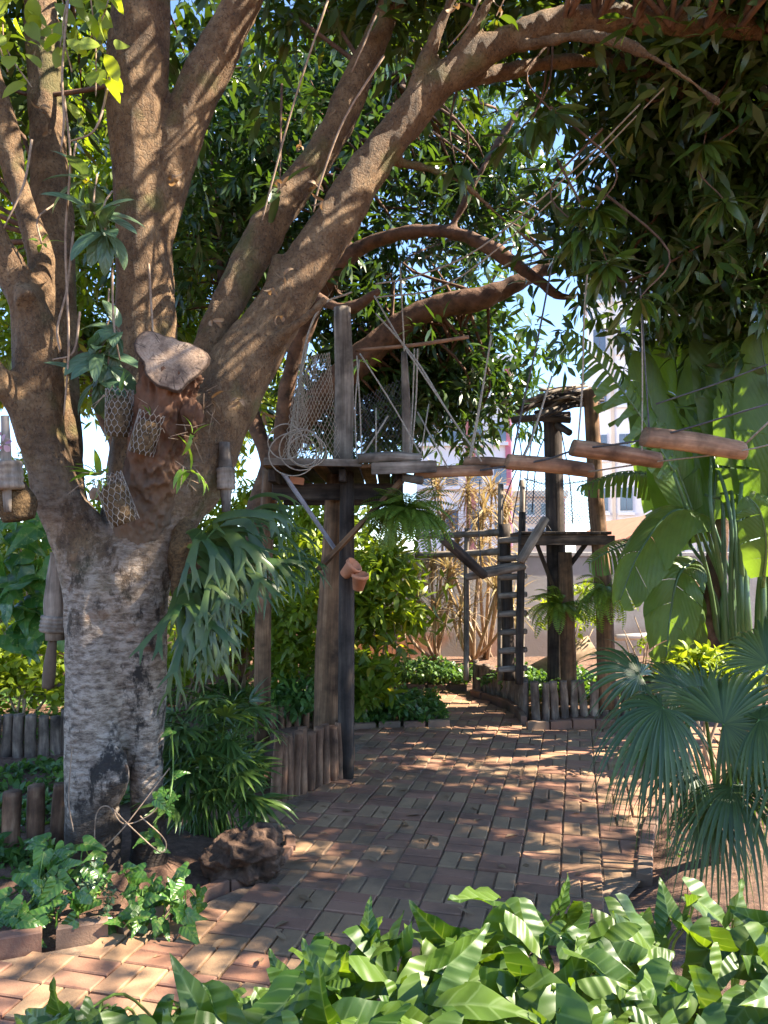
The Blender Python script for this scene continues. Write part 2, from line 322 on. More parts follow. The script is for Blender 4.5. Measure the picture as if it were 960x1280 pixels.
M['rope'] = plain_mat('rope', (0.16, 0.13, 0.10), (0.36, 0.31, 0.25), 60, 0.9, 0.4)
M['ropedark'] = plain_mat('dark_rope', (0.03, 0.03, 0.035), (0.09, 0.085, 0.085), 60, 0.9, 0.4)
M['net'] = plain_mat('net_cord', (0.14, 0.11, 0.08), (0.34, 0.28, 0.21), 60, 0.9, 0.3)
M['netblue'] = plain_mat('blue_net_cord', (0.10, 0.17, 0.25), (0.18, 0.28, 0.38), 30, 0.7, 0.1)
M['wire'] = plain_mat('wire', (0.12, 0.10, 0.08), (0.26, 0.22, 0.18), 60, 0.5, 0.1)
M['moss'] = plain_mat('moss_fill', (0.035, 0.022, 0.012), (0.17, 0.105, 0.05), 60, 1.0, 1.0, dist=0.03)
M['sisal'] = wood_mat('sisal', (0.12, 0.09, 0.065), (0.28, 0.22, 0.17), (0.42, 0.34, 0.27), 0.9)
M['rock'] = plain_mat('red_rock', (0.018, 0.011, 0.007), (0.13, 0.075, 0.048), 16, 0.8, 1.0, dist=0.03)
M['terra'] = plain_mat('terracotta', (0.38, 0.15, 0.08), (0.52, 0.24, 0.14), 15, 0.8, 0.2)
M['pale'] = plain_mat('pale_pipe', (0.45, 0.40, 0.34), (0.62, 0.57, 0.50), 15, 0.6, 0.1)
M['bricktan'] = brick_mat('brick_tan', (0.215, 0.13, 0.07), (0.29, 0.182, 0.10), (0.25, 0.142, 0.08))
M['brickred'] = brick_mat('brick_red', (0.195, 0.092, 0.056), (0.265, 0.132, 0.083), (0.225, 0.12, 0.072))
M['edge'] = brick_mat('edging_brick', (0.115, 0.06, 0.042), (0.19, 0.095, 0.062), (0.16, 0.11, 0.075), False)
KC[0] = 1.0
M['twig'] = plain_mat('dry_twig', (0.16, 0.10, 0.065), (0.36, 0.26, 0.18), 30, 0.9, 0.4)
M['cane'] = plain_mat('cane', (0.20, 0.13, 0.08), (0.40, 0.29, 0.19), 14, 0.8, 0.3)
M['stalk'] = leaf_mat('green_stalk', (0.10, 0.19, 0.035), (0.16, 0.27, 0.055), 0.4, 0.15)
# foliage
KC[0] = 1.2
M['mango'] = leaf_mat('canopy_leaf', (0.028, 0.056, 0.013), (0.065, 0.112, 0.02), 0.33, 0.28, (2.6, 2.3, 0.5), old=(0.12, 0.13, 0.02))
M['mangodark'] = leaf_mat('dark_canopy_leaf', (0.02, 0.046, 0.014), (0.05, 0.092, 0.022), 0.30, 0.28, (2.4, 2.3, 0.6))
M['garden'] = leaf_mat('garden_leaf', (0.085, 0.14, 0.014), (0.17, 0.23, 0.024), 0.42, 0.48, (2.2, 2.0, 0.5), old=(0.30, 0.26, 0.04))
M['lime'] = leaf_mat('lime_leaf', (0.16, 0.23, 0.022), (0.26, 0.33, 0.035), 0.45, 0.5, (1.9, 1.7, 0.5))
M['cover'] = leaf_mat('ground_cover_leaf', (0.04, 0.10, 0.022), (0.11, 0.20, 0.045), 0.42, 0.3)
M['stag'] = leaf_mat('staghorn_frond', (0.025, 0.058, 0.012), (0.07, 0.105, 0.024), 0.40, 0.22, (1.7, 1.8, 0.5))
M['lady'] = leaf_mat('lady_palm_leaf', (0.04, 0.085, 0.018), (0.085, 0.14, 0.03), 0.35, 0.22)
M['fan'] = leaf_mat('fan_palm_leaf', (0.03, 0.062, 0.02), (0.07, 0.112, 0.03), 0.40, 0.25, (2.0, 2.1, 0.5))
M['syng'] = leaf_mat('arrowhead_leaf', (0.028, 0.075, 0.012), (0.10, 0.165, 0.024), 0.42, 0.4, (2.1, 1.9, 0.35), vein=0.38, pale=(0.25, 0.34, 0.15))
M['pothos'] = leaf_mat('pothos_leaf', (0.03, 0.095, 0.018), (0.075, 0.17, 0.03), 0.3, 0.3, vein=0.2, pale=(0.25, 0.30, 0.08), blotch=(0.15, 0.21, 0.055))
M['epi'] = leaf_mat('epiphyte_leaf', (0.055, 0.105, 0.055), (0.095, 0.15, 0.075), 0.36, 0.2, vein=0.3, pale=(0.2, 0.25, 0.15))
M['orchid'] = leaf_mat('orchid_leaf', (0.12, 0.22, 0.03), (0.20, 0.31, 0.045), 0.36, 0.4)
M['fern'] = leaf_mat('fern_frond', (0.085, 0.16, 0.022), (0.15, 0.24, 0.035), 0.5, 0.42)
M['drac'] = leaf_mat('dracaena_leaf', (0.34, 0.24, 0.15), (0.33, 0.28, 0.14), 0.5, 0.3, (1.4, 1.25, 0.9), old=(0.40, 0.26, 0.12))
M['tropic'] = leaf_mat('traveller_leaf', (0.07, 0.125, 0.032), (0.11, 0.175, 0.045), 0.38, 0.5, (2.0, 2.0, 0.45), vein=0.25, pale=(0.17, 0.24, 0.08), vf=110)
M['petiole'] = leaf_mat('traveller_petiole', (0.06, 0.115, 0.045), (0.11, 0.17, 0.065), 0.35, 0.1)
M['purple'] = leaf_mat('purple_petal', (0.40, 0.22, 0.45), (0.6, 0.42, 0.62), 0.5, 0.4)
M['dry'] = leaf_mat('dry_leaf', (0.17, 0.10, 0.05), (0.32, 0.21, 0.12), 0.7, 0.25, (1.4, 1.2, 0.8))

KC[0] = 1.0
# ---------------------------------------------------------------- ground and paving
def soil_mat():
    m, nt, b = new_mat('soil'); g = geo(nt); pos = g.outputs['Position']
    n1 = noise_n(nt, pos, 1.3, 6, 0.65); n2 = noise_n(nt, pos, 22, 6, 0.75)
    col = ramp(nt, n2, [(0.3, (0.055, 0.028, 0.018)), (0.5, (0.17, 0.09, 0.056)), (0.75, (0.31, 0.185, 0.12))])
    col = mix(nt, nd_scale(nt, ramp_bw(nt, n1, 0.45, 0.7), 0.6), col, (0.05, 0.035, 0.022))
    nt.links.new(col, b.inputs['Base Color']); b.inputs['Roughness'].default_value = 0.95; bump(nt, b, n2, 0.9, 0.03); return m
M['soil'] = soil_mat()
M['sand'] = plain_mat('sandy_bedding', (0.16, 0.105, 0.07), (0.30, 0.21, 0.14), 30, 0.95, 0.6)
gx = np.concatenate([[-900, -200, -60, -20], np.linspace(-12, 12, 97), [20, 60, 200, 900]]); gy = np.concatenate([[-900, -100, -20, -6], np.linspace(-2, 22, 97), [40, 80, 300, 1500]])
X, Y = np.meshgrid(gx, gy)
PATHPX = [(-400, 1480), (250, 1480), (400, 1275), (520, 1225), (660, 1190), (770, 1135), (800, 1100), (806, 1050), (815, 1025), (835, 1003), (870, 985), (960, 972), (1150, 962),
          (1150, 905), (960, 907), (800, 908), (662, 908), (648, 893), (592, 869), (588, 861), (470, 859), (380, 862), (380, 880), (540, 880), (563, 905), (440, 908), (437, 935), (434, 967), (345, 1004), (330, 1015),
          (345, 1040), (358, 1062), (345, 1088), (265, 1122), (215, 1152), (150, 1170), (0, 1197), (-400, 1250)]
PATH = np.array([G(x, y)[:2] for x, y in PATHPX])
def inpoly(p, poly):
    x, y = p[..., 0], p[..., 1]; c = np.zeros(x.shape, bool); j = len(poly) - 1
    for i in range(len(poly)):
        xi, yi = poly[i]; xj, yj = poly[j]
        c ^= ((yi > y) != (yj > y)) & (x < (xj - xi) * (y - yi) / (yj - yi + 1e-12) + xi); j = i
    return c
def polydist(p, poly):
    a = poly; b = np.roll(poly, -1, 0); d = b - a; l2 = (d ** 2).sum(1)
    t = np.clip(((p[:, None] - a) * d).sum(-1) / l2, 0, 1); return np.linalg.norm(p[:, None] - (a + t[..., None] * d), axis=-1).min(1)
P2 = np.stack([X.ravel(), Y.ravel()], 1); ins = inpoly(P2, PATH); dd = polydist(P2, PATH)
near = (np.abs(P2[:, 0]) < 12) & (P2[:, 1] > -2) & (P2[:, 1] < 22)
Zg = np.where(ins, -0.06, np.where(near, np.minimum(0.07, -0.05 + dd * 0.25), 0.0) + 0.0)
Zg = Zg + np.where(near & ~ins & (dd > .25), np.array([nz((a, b, 0), 1.7) * 0.05 + nz((a, b, 3), 6) * 0.02 for a, b in P2]), 0)
nx, ny = len(gx), len(gy); i = np.arange(ny - 1)[:, None]; j = np.arange(nx - 1)[None, :]
Q = np.stack([i * nx + j, i * nx + j + 1, (i + 1) * nx + j + 1, (i + 1) * nx + j], -1).reshape(-1, 4)
MB().add(np.column_stack([P2, Zg]), [Q]).build('ground', M['soil'], kind='structure')
# path base (sand in the joints) with the bricks as its pieces
def strip_poly(poly, z):
    from mathutils.geometry import tessellate_polygon
    t = tessellate_polygon([[Vector((*p, 0)) for p in poly]]); return np.column_stack([poly, np.full(len(poly), z)]), [np.array(t)]
path = MB().add(*strip_poly(PATH, -0.012)).build('paved_path', M['sand'], kind='structure', smooth=False)
phi = R(14); e1 = np.array((math.cos(phi), -math.sin(phi))); e2 = np.array((math.sin(phi), math.cos(phi))); B = 0.205
cand = []
for a in range(-40, 60):
    for b in range(-5, 75):
        o = e1 * (a * B) + e2 * (b * B)
        if o[1] > 13 or o[1] < 1.2 or abs(o[0]) > 7: continue
        hor = (a + b) % 2 == 0
        for k in (-1, 1):
            off = e2 * (k * B / 4) if hor else e1 * (k * B / 4)
            cand.append((o[0] + off[0], o[1] + off[1], hor))
cand = np.array(cand, float); ok = inpoly(cand[:, :2], PATH) & (polydist(cand[:, :2], PATH) > 0.045); cand = cand[ok]
cand = cand[np.argsort(np.hypot(cand[:, 0], cand[:, 1]))]
vis = np.abs(cand[:, 0] / cand[:, 1]) < 0.53; cand = cand[vis]
inview = np.array([abs(x / y) < 0.49 and (EYE / y) < 0.66 and not (x > -0.35 + 0.0 and y < 2.35) for x, y, h in cand])
bm_v = {h: [MB().add(*box((0, 0, 0), (B / 2 - 0.004) * s1, (B / 4 - 0.004) * s2, 0.03, None, 0.005, 99)).mesh('brick', M['brickred'] if h else M['bricktan'], False) for s1, s2 in ((1, 1), (.985, 1), (1, .97))] for h in (0, 1)}
rest = {0: MB(), 1: MB()}; cnt = 0
for idx, (x, y, h) in enumerate(cand):
    h = int(h); ang = math.atan2(e1[1], e1[0]) + (0 if h else math.pi / 2) + random.gauss(0, 0.012)
    z = -0.03 + random.gauss(0, 0.0022) + nz((x, y, 0), 1.1) * 0.012
    Rm = Matrix.Rotation(ang, 4, 'Z') @ Matrix.Rotation(random.gauss(0, .012), 4, 'X') @ Matrix.Rotation(random.gauss(0, .008), 4, 'Y')
    hh = h if random.random() > 0.06 else 1 - h
    if inview[idx] and cnt < 296:
        link('brick', random.choice(bm_v[hh]), path, M=Matrix.Translation((x, y, z)) @ Rm); cnt += 1
    else:
        rest[hh].add(*box((x, y, z), B / 2 - 0.004, B / 4 - 0.004, 0.03, Rm, 0.005, 99))
for h in (0, 1): rest[h].build('brick_field', M['brickred'] if h else M['bricktan'], path, smooth=False, kind='stuff')

def edging(label, px, w=0.20, hgt=0.07, t=0.055, name='brick_edging', zoff=0.0, mat='edge'):
    pts = spline(np.array([G(*p) for p in px]), 10)
    L = np.concatenate([[0], np.cumsum(np.linalg.norm(np.diff(pts, axis=0), axis=1))]); n = max(2, int(L[-1] / (w + 0.008)))
    th = thing(name, label, 'edging', (pts[len(pts) // 2][0], pts[len(pts) // 2][1], 0))
    me = MB().add(*box((0, 0, 0), w / 2, t / 2, (hgt + 0.1) / 2, None, 0.006)).mesh('brick', M[mat], False)
    for k in range(n):
        s = (k + .5) * L[-1] / n; p = np.array([np.interp(s, L, pts[:, c]) for c in range(3)]); q = np.array([np.interp(s + .02, L, pts[:, c]) for c in range(3)]) - np.array([np.interp(s - .02, L, pts[:, c]) for c in range(3)])
        Mx = Matrix.Translation((p[0], p[1], (hgt - 0.1) / 2 + zoff + random.gauss(0, .004))) @ Matrix.Rotation(math.atan2(q[1], q[0]) + random.gauss(0, .03), 4, 'Z') @ Matrix.Rotation(random.gauss(0, .03), 4, 'X')
        link('brick', me, th, M=Mx)
    return th
edging('mossy brick edging in front of the big tree trunk', [(-120, 1215), (0, 1190), (80, 1176), (150, 1163), (215, 1143)], hgt=0.065, t=0.07)
edging('low brick edging curving around the red rock', [(222, 1143), (268, 1113), (320, 1095), (350, 1076), (362, 1055), (352, 1035)], hgt=0.03, w=0.16)
edging('curved brick edging of the soil bed under the fan palm', [(805, 1098), (809, 1050), (818, 1026), (838, 1004), (872, 986), (940, 975)], hgt=0.03, w=0.11, t=0.075)
edging('dark brick edging along the front of the right stake border', [(658, 912), (720, 910), (790, 910), (860, 909)], hgt=0.075)
edging('brick edging bending along the side of the right stake border', [(590, 869), (625, 880), (645, 891), (655, 905)], hgt=0.075)
edging('brick edging in front of the leafy bed beside the wooden posts', [(440, 910), (500, 908), (564, 907)], hgt=0.05)
edging('far brick edging below the ground cover near the wall', [(455, 861), (520, 861), (586, 862)], hgt=0.06)
edging('raised brick step edging beside the far ground cover', [(480, 852), (540, 853), (588, 855)], hgt=0.12)

# ---------------------------------------------------------------- log stake borders
def stake_row(label, px, zbase, hts, mat, r=0.033, cat='border', lean=0.02, step=0.072):
    pts = spline(np.array([G(x, y, zbase) for x, y in px]), 8)
    L = np.concatenate([[0], np.cumsum(np.linalg.norm(np.diff(pts, axis=0), axis=1))]); n = max(2, int(L[-1] / step))
    c = pts[len(pts) // 2]; th = thing('stake_border', label, cat, (c[0], c[1], zbase))
    mes = []
    for v in range(4):
        h = 1.0; rr = r * random.uniform(.88, 1.08)
        mb = MB().add(*tube([(0, 0, -.25), (0.004, 0, .4), (0, .004, .97), (0, 0, 1.0)], [rr, rr * .98, rr * .95, rr * .8], 10, 3, True, 0.12, 3, seed=v * 3.1)); mes.append(mb.mesh('stake', M[mat]))
    for k in range(n):
        s = (k + .5) * L[-1] / n; p = [np.interp(s, L, pts[:, q]) for q in range(3)]; h = np.interp(s / L[-1], np.linspace(0, 1, len(hts)), hts) * random.uniform(.93, 1.05)
        Mx = Matrix.Translation((p[0], p[1], zbase)) @ Matrix.Rotation(random.gauss(0, lean), 4, 'X') @ Matrix.Rotation(random.gauss(0, lean), 4, 'Y') @ Matrix.Rotation(random.random() * 6.28, 4, 'Z') @ Matrix.Diagonal((1, 1, h, 1))
        link('stake', random.choice(mes), th, M=Mx)
    return th
stake_row('upright log stake border beside the brick path, in front of the tall posts', [(340, 1006), (365, 994), (400, 981), (425, 972), (440, 950)], 0, [0.43, 0.40, 0.37, 0.36], 'stake')
stake_row('shorter log stake border behind the thick post', [(335, 925), (365, 920), (400, 917)], 0, [0.30, 0.27, 0.24], 'stake')
stake_row('red brown log stake border left of the big trunk', [(-60, 1092), (20, 1084), (82, 1068)], 0, [0.40, 0.38, 0.36], 'stake', r=0.045, step=0.093)
stake_row('pale weathered log stake border with leaves spilling over it', [(-50, 960), (0, 957), (60, 955), (100, 945)], 0, [0.36, 0.36, 0.37], 'stakegrey', r=0.042, step=0.086)
stake_row('grey split log stake border facing the path below the lookout', [(664, 900), (720, 898), (780, 898), (850, 898)], 0.0, [0.35, 0.36, 0.36], 'stakegrey', r=0.04, lean=0.05, step=0.095)
stake_row('brown log stake border turning back beside the ground cover', [(592, 862), (620, 872), (645, 884), (657, 898)], 0.0, [0.33, 0.32, 0.36], 'stakegrey', r=0.04, step=0.082)

# ---------------------------------------------------------------- wall and buildings
def wall_mat():
    m, nt, b = new_mat('render'); L = nt.links; g = geo(nt); pos = g.outputs['Position']; sx = nd(nt, 'SeparateXYZ'); L.new(pos, sx.inputs[0])
    n1 = noise_n(nt, pos, 1.6, 6, 0.7); n2 = noise_n(nt, pos, 40, 4, 0.6)
    col = ramp(nt, n1, [(0.3, (0.26, 0.24, 0.22)), (0.7, (0.38, 0.35, 0.325))])
    zz = nd(nt, 'Math', operation='MULTIPLY_ADD'); L.new(n1, zz.inputs[0]); zz.inputs[1].default_value = 0.35; L.new(sx.outputs[2], zz.inputs[2])
    f = nd(nt, 'MapRange'); L.new(zz.outputs[0], f.inputs[0]); f.inputs[1].default_value = 0.55; f.inputs[2].default_value = 0.72
    col = mix(nt, f.outputs[0], mix(nt, ramp_bw(nt, noise_n(nt, pos, .55, 2), .5, .56), (0.24, 0.20, 0.175), (0.36, 0.16, 0.08)), col)
    L.new(col, b.inputs['Base Color']); b.inputs['Roughness'].default_value = 0.9; bump(nt, b, n2, 0.3, 0.01); return m
M['render'] = wall_mat()
wallL, wallR = at(-500, 690, 10.6), at(1250, 690, 12.0)
wd = unit(wallR - wallL); wnn = np.array((-wd[1], wd[0], 0))
wt = thing('boundary_wall', 'grey rendered boundary wall with orange stained foot behind the garden', 'wall', (wallL + wallR) / 2 * np.array((1, 1, 0)))
ang = math.atan2(wd[1], wd[0]); Rw = Matrix.Rotation(ang, 3, 'Z'); WL = np.linalg.norm((wallR - wallL)[:2])
mid = (wallL + wallR) / 2; mid[2] = 0
MB().add(*box(mid + np.array((0, 0, 0.72)), WL / 2, 0.09, 0.82, Rw, 0.01)).build('wall_panel', M['render'], wt, smooth=False)
for k in range(7):
    p = mid + wd * ((k + .5) / 7 - .5) * WL + np.array((0, 0, 1.575)); MB().add(*box(p, WL / 14 - 0.006, 0.12, 0.033, Rw, 0.008)).build('coping', M['render'], wt, smooth=False)

M['white'] = plain_mat('white_paint', (0.72, 0.71, 0.69), (0.82, 0.81, 0.79), 0.6, 0.8, 0.05)
M['pink'] = plain_mat('pink_paint', (0.50, 0.16, 0.20), (0.58, 0.20, 0.25), 0.6, 0.8, 0.05)
M['cream'] = plain_mat('cream_paint', (0.60, 0.50, 0.38), (0.68, 0.58, 0.46), 0.6, 0.8, 0.05)
M['orange'] = plain_mat('orange_tile', (0.50, 0.20, 0.10), (0.60, 0.27, 0.14), 3, 0.8, 0.2)
def glass_mat():
    m, nt, b = new_mat('window_glass'); b.inputs['Base Color'].default_value = (0.10, 0.13, 0.17, 1); b.inputs['Roughness'].default_value = 0.08; b.inputs['Specular IOR Level'].default_value = 0.8; return m
M['glass'] = glass_mat(); M['shutter'] = plain_mat('shutter', (0.40, 0.14, 0.12), (0.5, 0.2, 0.17), 3, 0.6, 0.1)
def tower(label, x0, x1, ytop, d, depth, mat, cols, floors, zb=0.0, bands=None, zlow=1.0, rot=0.0, roof=None):
    a, b_ = at(x0, ytop, d), at(x1, ytop, d); H = a[2]; W = b_[0] - a[0]; cx = (a[0] + b_[0]) / 2
    th = thing('apartment_building', label, 'building', (a[0], d, 0))
    MB().add(*box((cx, d + depth / 2, H / 2), W / 2, depth / 2, H / 2, None, 0.05)).build('facade', M[mat], th, smooth=False)
    MB().add(*box((cx, d + depth / 2, H + .3), W / 2 + .3, depth / 2 + .3, .3, None, 0.04)).build('parapet', M[mat], th, smooth=False)
    fh = H / floors; ww = W / cols; th.location = Vector((a[0], d, 0)); WINV[th.name] = Matrix.Translation(-th.location); th.rotation_euler.z = rot
    me = MB().add(*box((0, 0, 0), ww * .27, .06, fh * .24)).mesh('window', M['white'], False); mp = MB().add(*box((0, 0, 0), ww * .12, .04, fh * .21)).mesh('pane', M['glass'], False)
    ms = MB().add(*box((0, 0, 0), ww * .33, .12, .08)).mesh('sill', M['white'], False)
    for f_ in range(floors):
        for c in range(cols):
            if (f_ + .5) * fh < zlow: continue
            p = (cx - W / 2 + (c + .5) * ww, d - .03, (f_ + .5) * fh); w = link('window', me, th, M=Matrix.Translation(p))
            for s in (-1, 1):
                o = link('pane', mp, w, M=Matrix.Translation((p[0] + s * ww * .13, d - .1, p[2])))
            link('sill', ms, w, M=Matrix.Translation((p[0], d - .13, p[2] - fh * .27)))
    if bands:
        for (u0, u1, bm) in bands:
            MB().add(*box((cx - W / 2 + W * (u0 + u1) / 2, d - .02, H / 2), W * (u1 - u0) / 2, .08, H / 2 - .05)).build('painted_band', M[bm], th, smooth=False)
    return th
tower('tall white apartment tower behind the lookout roof', 733, 905, 330, 45, 12, 'white', 6, 6, bands=[(0.155, 0.178, 'cream')], rot=R(-16))
tower('white apartment block with red shuttered strip behind the striped canes', 520, 638, 462, 38, 10, 'white', 4, 5, bands=[(0.52, 0.62, 'shutter'), (0.93, 0.985, 'pink')], rot=R(-5))
tower('small distant pink and cream block beyond the wall', 622, 704, 622, 70, 10, 'cream', 5, 3, bands=[(0.0, 0.16, 'pink'), (0.8, 1.0, 'pink')], rot=R(-10))
# tiled low house behind the wall
def house():
    th = thing('house', 'low house with orange tiled roofs behind the wall', 'house', at(805, 690, 22) * np.array((1, 1, 0)))
    a, b_ = at(785, 676, 22), at(850, 676, 22); cx = (a[0] + b_[0]) / 2; H = a[2]; W = b_[0] - a[0]
    MB().add(*box((cx, 25, H / 2), W / 2, 3, H / 2, None, .03)).build('wall', M['cream'], th, smooth=False)
    V = np.array([(cx - W / 2 - .3, 21.6, H), (cx + W / 2 + .3, 21.6, H), (cx + W / 2 + .3, 28.4, H), (cx - W / 2 - .3, 28.4, H), (cx + W * .25, 21.6, H + .8), (cx + W * .25, 28.4, H + .8), (cx - W / 2 - .3, 21.6, H + .12), (cx + W / 2 + .3, 21.6, H + .12)])
    MB().add(V, [np.array([[0, 1, 4]]), np.array([[3, 5, 2]]), np.array([[0, 4, 5, 3], [1, 2, 5, 4], [0, 3, 2, 1]])]).build('roof', M['orange'], th, smooth=False)
    for u in (.2, .5): 
        w = MB().add(*box((cx - W / 2 + W * u, 21.97, H - .9), .4, .05, .5)).build('window', M['white'], th, smooth=False); MB().add(*box((cx - W / 2 + W * u, 21.9, H - .9), .32, .03, .42)).build('pane', M['glass'], w, smooth=False)
house()

# ---------------------------------------------------------------- trees
def remesh(mb, name, mat, vox, parent, disp=((6, .02), (18, .008)), stretch=0.35, sm=4, fade=None):
    me = mb.mesh('tmp', mat); o = bpy.data.objects.new('tmp', me); COL.objects.link(o)
    m = o.modifiers.new('r', 'REMESH'); m.mode = 'VOXEL'; m.voxel_size = vox; m.use_smooth_shade = True
    s = o.modifiers.new('s', 'SMOOTH'); s.iterations = sm; s.factor = 0.5
    dg = bpy.context.evaluated_depsgraph_get(); dg.update(); out = bpy.data.meshes.new_from_object(o.evaluated_get(dg)); bpy.data.objects.remove(o)
    n = len(out.vertices); co = np.empty(n * 3, np.float32); no = np.empty(n * 3, np.float32)
    out.vertices.foreach_get('co', co); out.vertices.foreach_get('normal', no); co = co.reshape(-1, 3); no = no.reshape(-1, 3)
    d = np.zeros(n)
    for sc, am in disp:
        f = np.array([mnoise.noise(Vector((p[0] * sc, p[1] * sc, p[2] * sc * stretch))) for p in co]); d += am * (f if sc > 0 else .35 - np.abs(f) * 1.6)
    if fade: d = (d + .015) * np.clip((co[:, 2] - fade[0]) / (fade[1] - fade[0]), 0, 1) - .015
    out.vertices.foreach_set('co', (co + no * d[:, None]).astype(np.float32).ravel()); out.update()
    out.polygons.foreach_set('use_smooth', np.full(len(out.polygons), True)); out.name = name
    out.materials.clear(); out.materials.append(mat)
    return link(name, out, parent)
def limb(pxs, n=14, k=6):
    """pxs: (px, py, depth, width_px)"""
    P = [at(x, y, d) for x, y, d, w in pxs]; r = [pr(w / 2, d) for x, y, d, w in pxs]; return tube(P, r, n, k)
def crown_leaves(centres, k, L, W, spread=0.22, down=0.35, out_from=None, nseg=3, bend=0.7, prof='lance', cols=2, fold=0.22):
    C = np.repeat(centres, k, 0); n = len(C)
    ax = unit(rng.normal(size=(len(centres), 3)) * np.array((1, 1, .5)))
    D = unit(rdir(n) + np.repeat(ax, k, 0) * 0.6 + np.array((0, 0, -down)))
    P = C + D * (rng.random((n, 1)) * spread * 0.4) + np.repeat(ax, k, 0) * (rng.random((n, 1)) - .5) * spread
    return leaves(P, D, upn(D, .5), L * rng.uniform(.7, 1.25, n), W * rng.uniform(.75, 1.2, n), rng.uniform(.2, 1, n) * bend, nseg, cols, prof, fold)
SUNV = np.array(sdir)
LIT = [(at(230, 700, 9.6), .6), (at(110, 720, 9.5), .6), (at(20, 700, 9.5), .6), (at(330, 720, 8.6), .4), (at(690, 460, 8.5), .45), (at(180, 300, 4.2), .1), (at(330, 290, 4.4), .12), (at(60, 450, 3.8), .12), (at(175, 150, 4.2), .1), (at(250, 110, 4.2), .1), (at(720, 25, 4.3), .12), (at(460, 210, 4.3), .12), (G(60, 1240), .15), (at(60, 1080, 3.45), .25), (at(200, 1130, 3.4), .2), (at(270, 920, 4.1), .2), (at(250, 760, 3.8), .2), (at(160, 780, 3.75), .15), (at(270, 960, 4.2), .2), (at(690, 790, 8.5), .4), (at(210, 440, 3.6), .15), ((.5, 2.0, .55), .3), ((1.2, 1.8, .55), .3), (at(150, 1150, 3.3), .15), (at(478, 742, 7.9), .6), (at(400, 690, 8.3), .6), (at(372, 790, 7.4), .35), (at(25, 830, 7.0), .6), (at(60, 740, 8.2), .6), (at(225, 815, 7.4), .4), (G(560, 880), .45), (G(600, 911), .3), (G(520, 850), .5), (G(490, 892), .4), (G(715, 1080), .12), (G(560, 945), .12),
       (G(390, 985, .3), .25), (at(412, 850, 5.95), .2), (at(210, 500, 3.6), .2), ((.1, 1.8, .45), .35), ((.75, 1.75, .5), .35), (at(882, 838, 5.9), .25), (at(412, 700, 5.95), .2), (at(432, 880, 5.6), .2), (at(508, 650, 5.5), .3), (G(150, 1215), .1), (G(310, 1160), .1), (at(590, 720, 9.4), .7), (at(280, 690, 3.8), .15), (at(400, 290, 4.25), .12), (at(560, 100, 4.3), .12), (at(300, 440, 4.1), .12), (at(160, 850, 3.75), .12), (at(185, 1000, 3.75), .1), (at(60, 1120, 3.3), .2), (at(740, 840, 7.6), .3)]
def sunlit(p, r):
    for c, lr in LIT:
        v = p - np.asarray(c, float); t = v @ SUNV
        if t > .3 and np.linalg.norm(v - SUNV * t) < lr + r * .75: return True
    return False
def clumps(ells, nclump, per, r=0.45, prune=True):
    """ells: (centre, radii, weight): clump centres in ellipsoids, then sprig centres in each clump"""
    w = np.array([e[2] for e in ells], float); w /= w.sum(); out = []; heads = []
    for i in rng.choice(len(ells), nclump, p=w):
        c, rad, _ = ells[i]; p = np.array(c) + unit(rng.normal(size=3)) * rng.random() ** 0.4 * np.array(rad)
        if prune and sunlit(p, r): continue  # crown shaped for light: clumps that would shade a LIT point are left out
        heads.append(p)
        q = p + rng.normal(size=(per, 3)) * r * np.array((1, 1, .6)) * rng.uniform(.6, 1.2); out.append(q)
    return np.concatenate(out), np.array(heads)
def twigs(mb, heads, limbs_pts, r0=0.012, frac=1.0):
    LP = np.concatenate(limbs_pts)
    for h in heads:
        if rng.random() > frac: continue
        d = np.linalg.norm(LP - h, axis=1) ; i = np.argmin(d + rng.random(len(LP)) * .3); a = LP[i]
        if d[i] > 3.2: continue
        m = (a + h) / 2 + rng.normal(size=3) * .12 * d[i]; mb.add(*tube([a, m, h], [r0 * 1.5, r0, r0 * .35], 5, 4, False))

